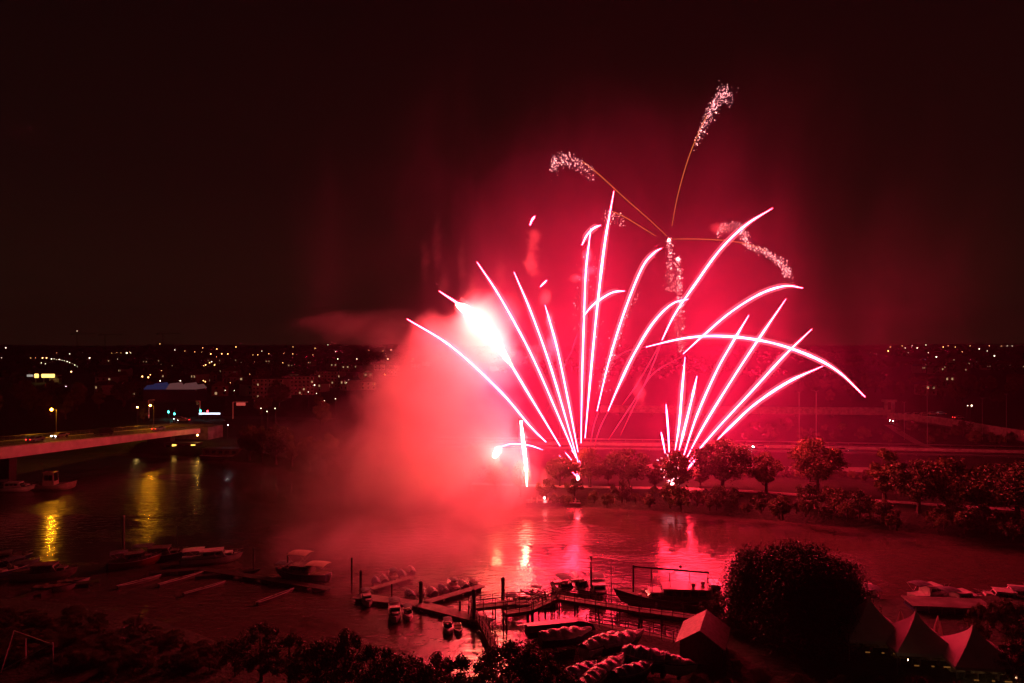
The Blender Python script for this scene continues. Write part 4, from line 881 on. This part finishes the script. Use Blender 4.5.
def jetty(pts, w, z, label, sides=(-1, 1), step=1.3, legs=True, rh=1.05):
    P = [on(a, b_, z) for a, b_ in pts]; o0 = Vector((P[0].x, P[0].y, 0)); r_ = empty('jetty', o0); tag(r_, label, 'jetty', 'railed jetties'); dk = MB(); rl = MB(); lg = MB()
    for i in range(len(P) - 1):
        a, c_ = P[i] - o0, P[i + 1] - o0; a.z = c_.z = 0; d = c_ - a; L_ = d.length; rz = math.atan2(d.y, d.x); mid = (a + c_) / 2; u = d.normalized(); n_ = Vector((-u.y, u.x, 0))
        dk.box((mid.x, mid.y, z - .08), (L_ + .05, w, .14), rz)
        for s_ in (-1, 1): dk.box((mid.x + n_.x * s_ * w * .45, mid.y + n_.y * s_ * w * .45, z - .28), (L_, .16, .26), rz)
        n = max(2, int(L_ / step))
        for s_ in sides:
            o_ = n_ * s_ * w * .47
            for k in range(n + 1): q = a.lerp(c_, k / n) + o_; rl.tube([q + Vector((0, 0, z)), q + Vector((0, 0, z + rh))], .05, 5)
            for h_ in (.35, .7, 1.0): rl.tube([a + o_ + Vector((0, 0, z + rh * h_)), c_ + o_ + Vector((0, 0, z + rh * h_))], .04 if h_ < 1 else .055, 5)
        if legs:
            for k in range(0, n + 1, 2):
                for s_ in (-1, 1): q = a.lerp(c_, k / n) + n_ * s_ * w * .4; lg.tube([q + Vector((0, 0, -2)), q + Vector((0, 0, z - .1))], .11, 6)
    dk.build('deck', WOOD, r_); rl.build('railing', DSTEEL, r_)
    if legs: lg.build('support_legs', WOODD, r_)
jetty([(470, 606), (506, 602), (546, 602)], 1.6, 1.7, 'short railed jetty joining the pontoon to the shore walkway'); jetty([(542, 601), (556, 596), (640, 609), (742, 622)], 1.5, 1.9, 'long railed jetty running right in front of the motorboats and barge')
jetty([(588, 622), (640, 631), (712, 648)], 1.3, 1.6, 'lower railed walkway on the shore in front of the jetty', legs=False, rh=1.2); jetty([(494, 646), (489, 634), (480, 618)], .9, 1.0, 'narrow gangway dropping from the jetty end to the water', legs=False)
jetty([(505, 612), (530, 608), (548, 600)], 1.2, 2.4, 'raised platform with railings where the walkways meet')
# small boats along the pontoons
dn = random.Random(9)
SB = [covered(4.6, BTARP, 3, WHITE, False), covered(4.4, TARP, 4, NAVY, False), runabout(WHITE), dinghy(WHITE), cruiser('motor_cruiser', 6.4, 2.4, WHITE, True, CANVAS)]
def sb(v, px, py, rz, label, group='small boats moored in the smoke', s=.8):
    o = SB[v]
    if o.name in used: o = copy_tree(o)
    used.add(o.name); place(o, px, py, rz, label, 'boat', group, 0, s)
for i, (px, py) in enumerate(((376, 583), (384, 581), (393, 578), (402, 576), (411, 572))): sb(i % 3, px, py, 1.9, ('first', 'second', 'third', 'fourth', 'fifth')[i] + ' boat from the left on the smoky finger pontoon', s=.62)
for i, (px, py) in enumerate(((410, 596), (420, 593), (432, 593), (443, 591), (453, 588), (463, 586), (473, 583))): sb((0, 3, 1, 0, 2, 1, 3)[i], px, py, 2.0, ('first', 'second', 'third', 'fourth', 'fifth', 'sixth', 'last')[i] + ' boat in the row above the long finger pontoon', s=.62)
sb(4, 395, 617, -1.35, 'stern on motor cruiser hanging off the near side of the main pontoon', s=.72); sb(2, 408, 616, -1.3, 'narrow bright boat beside the stern on cruiser', s=.55); sb(2, 448, 630, -1.4, 'left of the two little boats below the pontoon end', s=.55); sb(3, 458, 630, -1.4, 'right of the two little boats below the pontoon end', s=.7)
sb(4, 367, 603, -1.2, 'boat moored at the left end of the main pontoon', s=.6); sb(4, 520, 606, .4, 'dark boat lying under the raised platform', s=.7); sb(0, 548, 606, .2, 'covered boat squeezed against the raised platform', s=.6); sb(2, 534, 596, 2.8, 'motorboat behind the raised platform', s=.6)
CL = 'boats moored at the left'
o = place(cruiser('motor_cruiser', 9.5, 3.1, WHITE, True, WHITE), 212, 562, .33, 'white motor cruiser with a bright cabin lit red, at left', group=CL, s=.92)
def triple():
    r_ = cruiser('canopied_boat', 9, 3.0, NAVY, True, CREAM); bimini(r_, -1.2, 2.0, 2.6, 2.3, 1.7, CREAM); bimini(r_, 2.2, 4.4, 2.0, 1.3, .9, CANVAS); return r_
place(triple(), 303, 578, 2.9, 'boat with three pale canopies stacked at different heights, in the smoke', group=CL, s=.95)
place(cruiser('motor_cruiser', 8, 2.8, NAVY), 160, 560, .2, 'dark blue cruiser left of the white one', group=CL); place(cruiser('motor_cruiser', 8.5, 2.8, CREAM, True, CANVAS), 45, 578, .15, 'cream cruiser under the left yellow reflection', group=CL)
place(dinghy(WHITE), 55, 590, .2, 'pale open boat in front of the cream cruiser', group=CL, s=1.3); place(dinghy(WHITE), 74, 583, .45, 'slim boat pointing right from the cream cruiser', group=CL)
place(cruiser('motor_cruiser', 7.5, 2.6, NAVY, False), 2, 566, .6, 'cruiser half cut off at the left edge', group=CL); place(runabout(NAVY), 18, 572, 1.2, 'small dark motorboat left of the cream cruiser', group=CL); place(cruiser('motor_cruiser', 7, 2.6, REDP), 135, 566, .5, 'dark red cruiser behind the tall navigation pile', group=CL)
def shell(px, py, rz, label, L_=7):
    o = place(empty('rowing_skiff'), px, py, rz, label, group=CL); hull_part(o, L_, .7, .35, CONCD, WOODD, bow=.2); b = MB(); b.box((0, 0, .42), (.3, .7, .05)); b.build('thwart', WOOD, o)
shell(183, 580, .95, 'slim pale skiff pointing away, below the white cruiser'); shell(228, 575, .35, 'long slim skiff right of the white cruiser', 9); shell(205, 590, .9, 'lowest slim skiff below the white cruiser', 6); shell(140, 583, .9, 'slim skiff below the dark blue cruiser', 6)
shell(276, 598, 1.0, 'slim skiff lost in the smoke below the canopied boat', 6)
# vessel and houseboat by the bridge
def tug():
    r_ = empty('moored_workboat', on(56, 489)); r_.rotation_euler = (0, 0, .12); tag(r_, 'workboat with a tall red lit cabin moored below the bridge', 'boat'); hull_part(r_, 9, 3.4, 1.1, CREAM, WOOD, sheer=.8); cabin(r_, -2.4, .2, 2.3, 1.15, 3.0, CREAM, .2, 2, 'wheelhouse')
    b = MB(); b.tube([(-3, 0, 1.2), (-3, 0, 6)], .06, 6); b.build('mast', DSTEEL, r_)
tug()
place(cruiser('motor_cruiser', 9, 3, WHITE), 14, 491, .1, 'grey boat tied up under the left end of the bridge', group=CL)
def houseboat(px, py, label, lit):
    r_ = empty('houseboat', on(px, py)); r_.rotation_euler = (0, 0, -.05); tag(r_, label, 'houseboat', 'houseboats below the bridge'); hull_part(r_, 15, 4.2, .9, BLACKP, WOODD, sheer=.2); b = MB(); b.box((-.8, 0, 2.0), (11, 3.5, 2.1)); b.build('cabin', WOODD, r_); b = MB(); b.box((-.8, 0, 3.13), (11.6, 4.0, .15)); b.build('roof', DSTEEL, r_)
    for k in range(5): b = MB(); b.box((-5 + k * 2.1, -1.77, 2.1), (1.4 if k in lit else 1.1, .06, 1.3 if k in lit else .9)); b.build('window', WIN_A if k in lit else GLASS, r_)
houseboat(186, 452, 'houseboat with glowing amber windows just right of the bridge', (1, 4)); houseboat(226, 458, 'dark houseboat at the far bank right of the lit one', ())
q = on(195, 446, 2.0); r_ = empty('bankside_lamp', q + Vector((0, 2, 0))); tag(r_, 'low amber lamp over the houseboat landing', 'lamp'); b = MB(); b.tube([(0, 0, -1), (0, 0, 3.2)], .07, 6); b.build('pole', DSTEEL, r_); b = MB(); b.ball((0, 0, 3.3), .25, 8); b.build('bulb', emit('landing lamp', (1, .5, .08), 70), r_)
q = on(228, 440, 2.5); r_ = empty('bankside_lamp', q); tag(r_, 'cold white lamp reflected in the water right of the amber ones', 'lamp'); b = MB(); b.tube([(0, 0, -1), (0, 0, 5)], .07, 6); b.build('pole', DSTEEL, r_); b = MB(); b.ball((0, 0, 5.1), .16, 8); b.build('bulb', emit('cold lamp', (.8, .85, 1), 60), r_)
# ---------------------------------------------------------------- near bank
def boathouse():
    p = on(703, 652, 1.7); r_ = empty('boathouse', p); r_.scale = (.85, .85, .8); r_.rotation_euler = (0, 0, 1.18); tag(r_, 'timber boathouse with pitched roof, its left slope catching the red light', 'boathouse')
    w, d, h = 6.2, 5.0, 2.6; b = MB(); b.box((0, 0, h / 2 - .2), (w, d, h + .4)); b.add([(-w / 2, -d / 2, h), (-w / 2, d / 2, h), (-w / 2, 0, h + 1.7)], [(0, 1, 2)]); b.add([(w / 2, -d / 2, h), (w / 2, d / 2, h), (w / 2, 0, h + 1.7)], [(0, 1, 2)]); b.build('wall', WOODD, r_)
    for s_ in (-1, 1):
        b = MB(); vs = [(-w / 2 - .5, s_ * (d / 2 + .5), h - .35), (w / 2 + .5, s_ * (d / 2 + .5), h - .35), (w / 2 + .5, 0, h + 1.75), (-w / 2 - .5, 0, h + 1.75)]; vs += [(x_, y_, z_ + .12) for x_, y_, z_ in vs]; b.add(vs, [(0, 1, 2, 3), (4, 7, 6, 5), (0, 4, 5, 1), (1, 5, 6, 2), (2, 6, 7, 3), (3, 7, 4, 0)]); b.build('roof_slope', mat('felt roof', (.17, .16, .155), .55, var=.3, scale=2, bump=.02, bscale=8), r_)
    b = MB(); b.box((0, -d / 2 - .03, 1.1), (2.2, .08, 2.2)); b.build('door', BLACKP, r_)
    for x_ in (-2.1, 2.1): b = MB(); b.box((x_, -d / 2 - .03, 1.5), (.9, .08, .8)); b.build('window', GLASS, r_)
boathouse()
pontoon([(630, 608), (690, 613)], 1.6, 'wide pontoon under the bow of the old barge')
G = 'boats laid up under tarpaulins on the near bank'
CV = [covered(5.4, TARP, 11), covered(5.0, BTARP, 12, NAVY), covered(5.8, TARP, 13, NAVY)]
cvs = [(0, 600, 648, .75, 'left of the two silver tarped boats beside the jetty', 1.0), (2, 621, 645, .55, 'right of the two silver tarped boats beside the jetty', 1.0), (1, 650, 664, -.45, 'long covered boat lying left end of the right hand row', 1.15), (0, 668, 667, -.5, 'covered boat on the right of the lower row, near the willow', 1.0),
       (1, 578, 678, .7, 'covered boat at the bottom beside the leafy treetop', .95), (0, 594, 682, .95, 'silver tarped boat cut by the bottom edge', .9), (2, 608, 672, .8, 'ribbed silver tarped boat in the bottom middle', .9), (1, 633, 676, .5, 'lowest covered boat left of the long covered one', .9), (2, 565, 640, .3, 'dark covered boat under the jetty by the shore', 1.0)]
for i, (v, px, py, rz, lb, s_) in enumerate(cvs):
    o = CV[v] if CV[v].name not in used else copy_tree(CV[v]); used.add(CV[v].name); o.location = on(px, py, 2.6); o.rotation_euler = (0, 0, rz); o.scale = (s_,) * 3; tag(o, lb, 'boat', G)
def skiff_rack():
    p = on(560, 634, 1.7); r_ = empty('upturned_hull', p + Vector((0, 0, .3))); r_.rotation_euler = (R(180), 0, .25); r_.location.z += .9; tag(r_, 'long dark upturned hull lying on the shore below the jetty', 'boat', 'upturned hulls'); hull_part(r_, 8, 2.2, .8, BLACKP, WOODD)
skiff_rack()
p = on(560, 633, 1.7)
mast_post(577, 640, 622, 'short pale spar lying against the shore edge', .04, 'spar', WHITE, 1.7, None).rotation_euler = (0, R(60), .5)
# foreground trees (dark), each with its crown top at ty
FT = [tree(41, 7, 3.0, 9000, .12, LEAFD, low=.12, clumps=34), tree(42, 7, 2.7, 8000, .12, LEAF, low=.12, clumps=30), tree(43, 7, 3.4, 9500, .13, LEAFD, low=.1, clumps=36)]
fl = [(18, 655, 72, 0), (62, 664, 70, 1), (112, 668, 68, 2), (165, 664, 70, 0), (210, 655, 70, 1), (236, 640, 69, 2), (262, 622, 68, 0), (290, 634, 66, 1), (318, 640, 64, 2), (345, 628, 66, 1), (372, 644, 62, 0), (398, 655, 60, 2), (437, 651, 63, 1), (462, 654, 60, 0),
      (510, 640, 62, 2), (534, 642, 64, 1), (552, 660, 60, 0), (425, 664, 58, 2), (490, 668, 58, 1)]
for i, (px, ty, Y, v) in enumerate(fl):
    p = at(px, 345, Y); zt = CAMZ - (ty - HZ) / F * Y; p.z = 1.6; k = (zt - 1.6) / 7
    if k < .25: k = .25
    put(FT[v], p, (k * 1.0, k * 1.0, k), i * 1.9, 'dark leafy tree on the near bank along the bottom of the view', 'tree', 'dark trees along the near bank')
fb = [(705, 600, 84), (718, 592, 86), (728, 612, 80), (712, 618, 80), (735, 660, 70), (760, 668, 68), (800, 672, 66), (842, 674, 64), (700, 674, 66), (727, 676, 64), (880, 676, 64), (920, 676, 63), (955, 680, 62), ] + [(random.uniform(-10, 235), random.uniform(612, 668), 0) for _ in range(120)]
for i, (px, ty, Y) in enumerate(fb):
    if Y == 0:
        Y = on(px, ty, 1.7).y; ty = ty - 9
        if ty < 604 + max(0, px - 80) * .25: continue
    p = at(px, 345, Y); zt = CAMZ - (ty - HZ) / F * Y; p.z = 1.5; put(FT[i % 3], p, (max(.3, (zt - 1.5) / 7) * 1.15,) * 2 + (max(.2, (zt - 1.5) / 7),), i * 1.3, 'low dark shrub on the near bank by the boats and tents', 'shrub', 'low shrubs of the near bank')
for i, (px, ty, Y) in enumerate(((978, 603, 76), (1005, 598, 76), (1030, 602, 74), (1010, 640, 66), (1035, 636, 66), (862, 596, 84), (846, 604, 82))):
    p = at(px, 345, Y); zt = CAMZ - (ty - HZ) / F * Y; p.z = 1.6; k = (zt - 1.6) / 7; put(FT[(i + 1) % 3], p, (k * .8, k * .8, k), i * 2.3, 'dark tree around the tents in the lower right corner', 'tree', 'dark trees around the tents')
# the big willow
def willow():
    Y = 80; p = at(794, 345, Y); p.z = 1.6; r_ = empty('willow_tree', p); tag(r_, 'big dark weeping willow with a broad domed crown on the near bank', 'tree')
    rn = random.Random(77); H = 10.2; t = MB(); t.tube([(0, 0, -.4), (.1, 0, 2.2), (.3, .1, 5)], [.7, .5, .35], 9); b = MB(); ends = []
    for k in range(46):
        a = rn.uniform(0, 2 * math.pi); q = rn.random() ** .5; rr = 5.7 * q * (1 + .14 * math.sin(3 * a + 1)); zt = H * (1 - .22 * q ** 3) - rn.uniform(0, 1.9)
        e_ = Vector((math.cos(a) * rr, math.sin(a) * rr, zt)); ends.append(e_)
        t.tube([(.2, 0, 3.5 + rn.random()), Vector((.2, 0, 5)).lerp(e_, .5) + Vector((0, 0, .8)), e_], [.16, .1, .03], 5)
    t.build('trunk', BARK, r_)
    for k in range(4200):
        e_ = rn.choice(ends); s_ = e_ + Vector((rn.gauss(0, .8), rn.gauss(0, .8), rn.gauss(0, .3))); q = math.hypot(s_.x, s_.y) / 7
        L_ = rn.uniform(3.5, 9.5); out = Vector((s_.x, s_.y, 0)).normalized() if q > .01 else Vector((1, 0, 0)); n = int(L_ / .2); x_ = s_.copy()
        for j in range(n):
            u = j / max(1, n); x_ = x_ + out * (.10 * (1 - u)) + Vector((rn.gauss(0, .02), rn.gauss(0, .02), -.2))
            if x_.z < .4: break
            for m_ in range(1): leafquad(b, x_ + Vector((rn.gauss(0, .07), rn.gauss(0, .07), rn.gauss(0, .05))), rn.uniform(.08, .17), rn)
    b.build('crown', WILLOWL, r_)
willow()
# pagoda tents
TINT = emit('warm lamp string in the tent', (1, .45, .12), 28.0)
def tent(px, ay, Y, w, label, lamps=True):
    p = at(px, 345, Y); p.z = 1.7; r_ = empty('pagoda_tent', p); r_.rotation_euler = (0, 0, -.12); tag(r_, label, 'tent', 'white pagoda tents in a row')
    H = CAMZ - (ay - HZ) / F * Y - 1.7; e_ = 2.2; b = MB(); n = 10; rg = []
    for i in range(n + 1):
        t = i / n; hw = w / 2 * ((1 - t) ** 1.55) + .09; z_ = e_ + (H - e_) * t; rg.append([Vector((-hw, -hw, z_)), Vector((hw, -hw, z_)), Vector((hw, hw, z_)), Vector((-hw, hw, z_))])
    b.loft(rg); b.build('roof', TENTM, r_); b = MB()
    for s_ in ((0, -1), (0, 1), (-1, 0), (1, 0)):
        c_ = Vector((s_[0], s_[1], 0)) * (w / 2 + .05); b.box((c_.x, c_.y, e_ - .12), (w + .1 if s_[0] == 0 else .04, w + .1 if s_[1] == 0 else .04, .34))
    b.build('valance', TENTM, r_)
    for a_ in (-1, 1):
        for c_ in (-1, 1): b = MB(); b.tube([(a_ * w / 2 * .98, c_ * w / 2 * .98, -.2), (a_ * w / 2 * .98, c_ * w / 2 * .98, e_)], .05, 6); b.build('leg', STEEL, r_)
    b = MB(); b.tube([(0, 0, H), (0, 0, H + .5)], .04, 5); b.build('finial', STEEL, r_)
    b = MB(); b.box((0, w / 2 - .2, 1.0), (w * .95, .04, 2.0)); b.build('rear_wall', TENTM, r_)
    for k in range(3): b = MB(); b.box((-w * .3 + k * w * .3, -w * .1, .72), (w * .22, .8, .06)); b.box((-w * .3 + k * w * .3, -w * .1, .35), (.12, .5, .7)); b.build('table', WOOD, r_)
    for k, (x_, l_) in enumerate(((-.2, .07), (.04, .04), (.25, .10))):
        b = MB(); b.box((x_ * w, -w / 2 + .1 + .02 * k, .95), (w * l_, .06, .11)); b.build('lit_counter_edge', emit('amber strip light', (1, .38, .08), (.14), False), r_)
    if lamps:
        for k in range(2): b = MB(); b.ball((-w * .25 + k * w * .5, w * .1, 1.95), .06, 7); b.build('lamp', TINT, r_)
tent(868, 596, 75, 6.4, 'leftmost pagoda tent, half hidden by the willow'); tent(915, 611, 72, 6.4, 'middle pagoda tent with a red lit left flank'); tent(972, 625, 69, 6.4, 'right pagoda tent beside the dark trees')
CONE = mat('cream parasol fabric', (.75, .66, .52), .7)
for px, ty, by, Y, lb in ((869, 607, 622, 79, 'leftmost cream folded parasol between the tents'), (900, 610, 626, 77, 'middle cream folded parasol between the tents'), (937, 615, 635, 74, 'right and tallest cream folded parasol between the tents')):
    p = at(px, 345, Y); p.z = 1.7; r_ = empty('folded_parasol', p); tag(r_, lb, 'parasol', 'cream folded parasols'); zt = CAMZ - (ty - HZ) / F * Y - 1.7; zb = CAMZ - (by - HZ) / F * Y - 1.7
    b = MB(); b.tube([(0, 0, -.1), (0, 0, zt)], .05, 6); b.build('pole', WOOD, r_); b = MB(); b.lathe((0, 0, 0), [(.42, zb - .3), (.5, zb + .1), (.34, zb + (zt - zb) * .5), (.05, zt)], 9); b.build('folded_canopy', CONE, r_)
def lantern(px, py, label, m, r=.12):
    p = at(px, py, 66.5); r_ = empty('festoon_lamp', (p.x, p.y, 1.7)); tag(r_, label, 'lamp', 'small warm lamps by the tents'); b = MB(); b.tube([(0, 0, -.1), (0, 0, p.z - 1.7)], .03, 5); b.build('post', DSTEEL, r_); b = MB(); b.ball((0, 0, p.z - 1.7), r, 8); b.build('bulb', m, r_)
LB = emit('bright warm bulb', (1, .6, .3), 40)
lantern(984, 665, 'brightest warm lamp, in front of the right tent', LB, .11); lantern(907, 659, 'small warm lamp in front of the middle tent', LB, .05); lantern(1015, 677, 'dim warm lamp at the lower right corner', emit('dim warm bulb', (1, .5, .25), 9), .1)
# river cruise boat and others beyond the tents
def tripboat():
    r_ = empty('excursion_boat', on(950, 622)); r_.rotation_euler = (0, 0, -.12); tag(r_, 'long excursion boat with a pale flat roof behind the tents', 'boat'); hull_part(r_, 13, 3.6, 1.0, NAVY, WOOD, sheer=.3); b = MB(); b.box((-.4, 0, 2.5), (9.6, 3.5, .12)); b.build('roof', CONCD, r_)
    for k in range(7):
        for s_ in (-1, 1): b = MB(); b.tube([(-4.8 + k * 1.5, s_ * 1.6, 1.0), (-4.8 + k * 1.5, s_ * 1.6, 2.45)], .04, 5); b.build('roof_post', STEEL, r_)
    b = MB(); b.box((-.4, 0, 1.5), (9, 3.2, .8)); b.build('side_panels', NAVY, r_)
tripboat()
for i, (px, py, rz, lb) in enumerate(((930, 600, .3, 'small cruiser beyond the excursion boat'), (1003, 606, 2.8, 'pale cruiser near the right edge of the river'), (1019, 603, 2.9, 'cruiser cut off by the right edge'), (960, 607, .2, 'cruiser between the excursion boat and open water'), (866, 601, 1.4, 'boat just right of the willow crown'))):
    place(copy_tree(SB[4]), px, py, rz, lb, 'boat', 'boats moored beyond the tents', 0, 1.0)
# a rigged A-frame of thin spars at the lower left
def aframe():
    p = on(28, 672, 1.7); k = p.y / F; r_ = empty('lifting_frame', p); tag(r_, 'faint frame of thin spars in the dark lower left corner', 'frame'); b = MB()
    for a, c_, d, e_ in ((-26, 0, -13, 42), (-13, 42, 26, 28), (-26, 2, 26, 30), (26, 30, 26, 0), (-1, 14, -1, 34)): b.tube([(a * k, 0, c_ * k), (d * k, 0, e_ * k)], .05, 5)
    b.build('spars', WHITE, r_)
aframe()
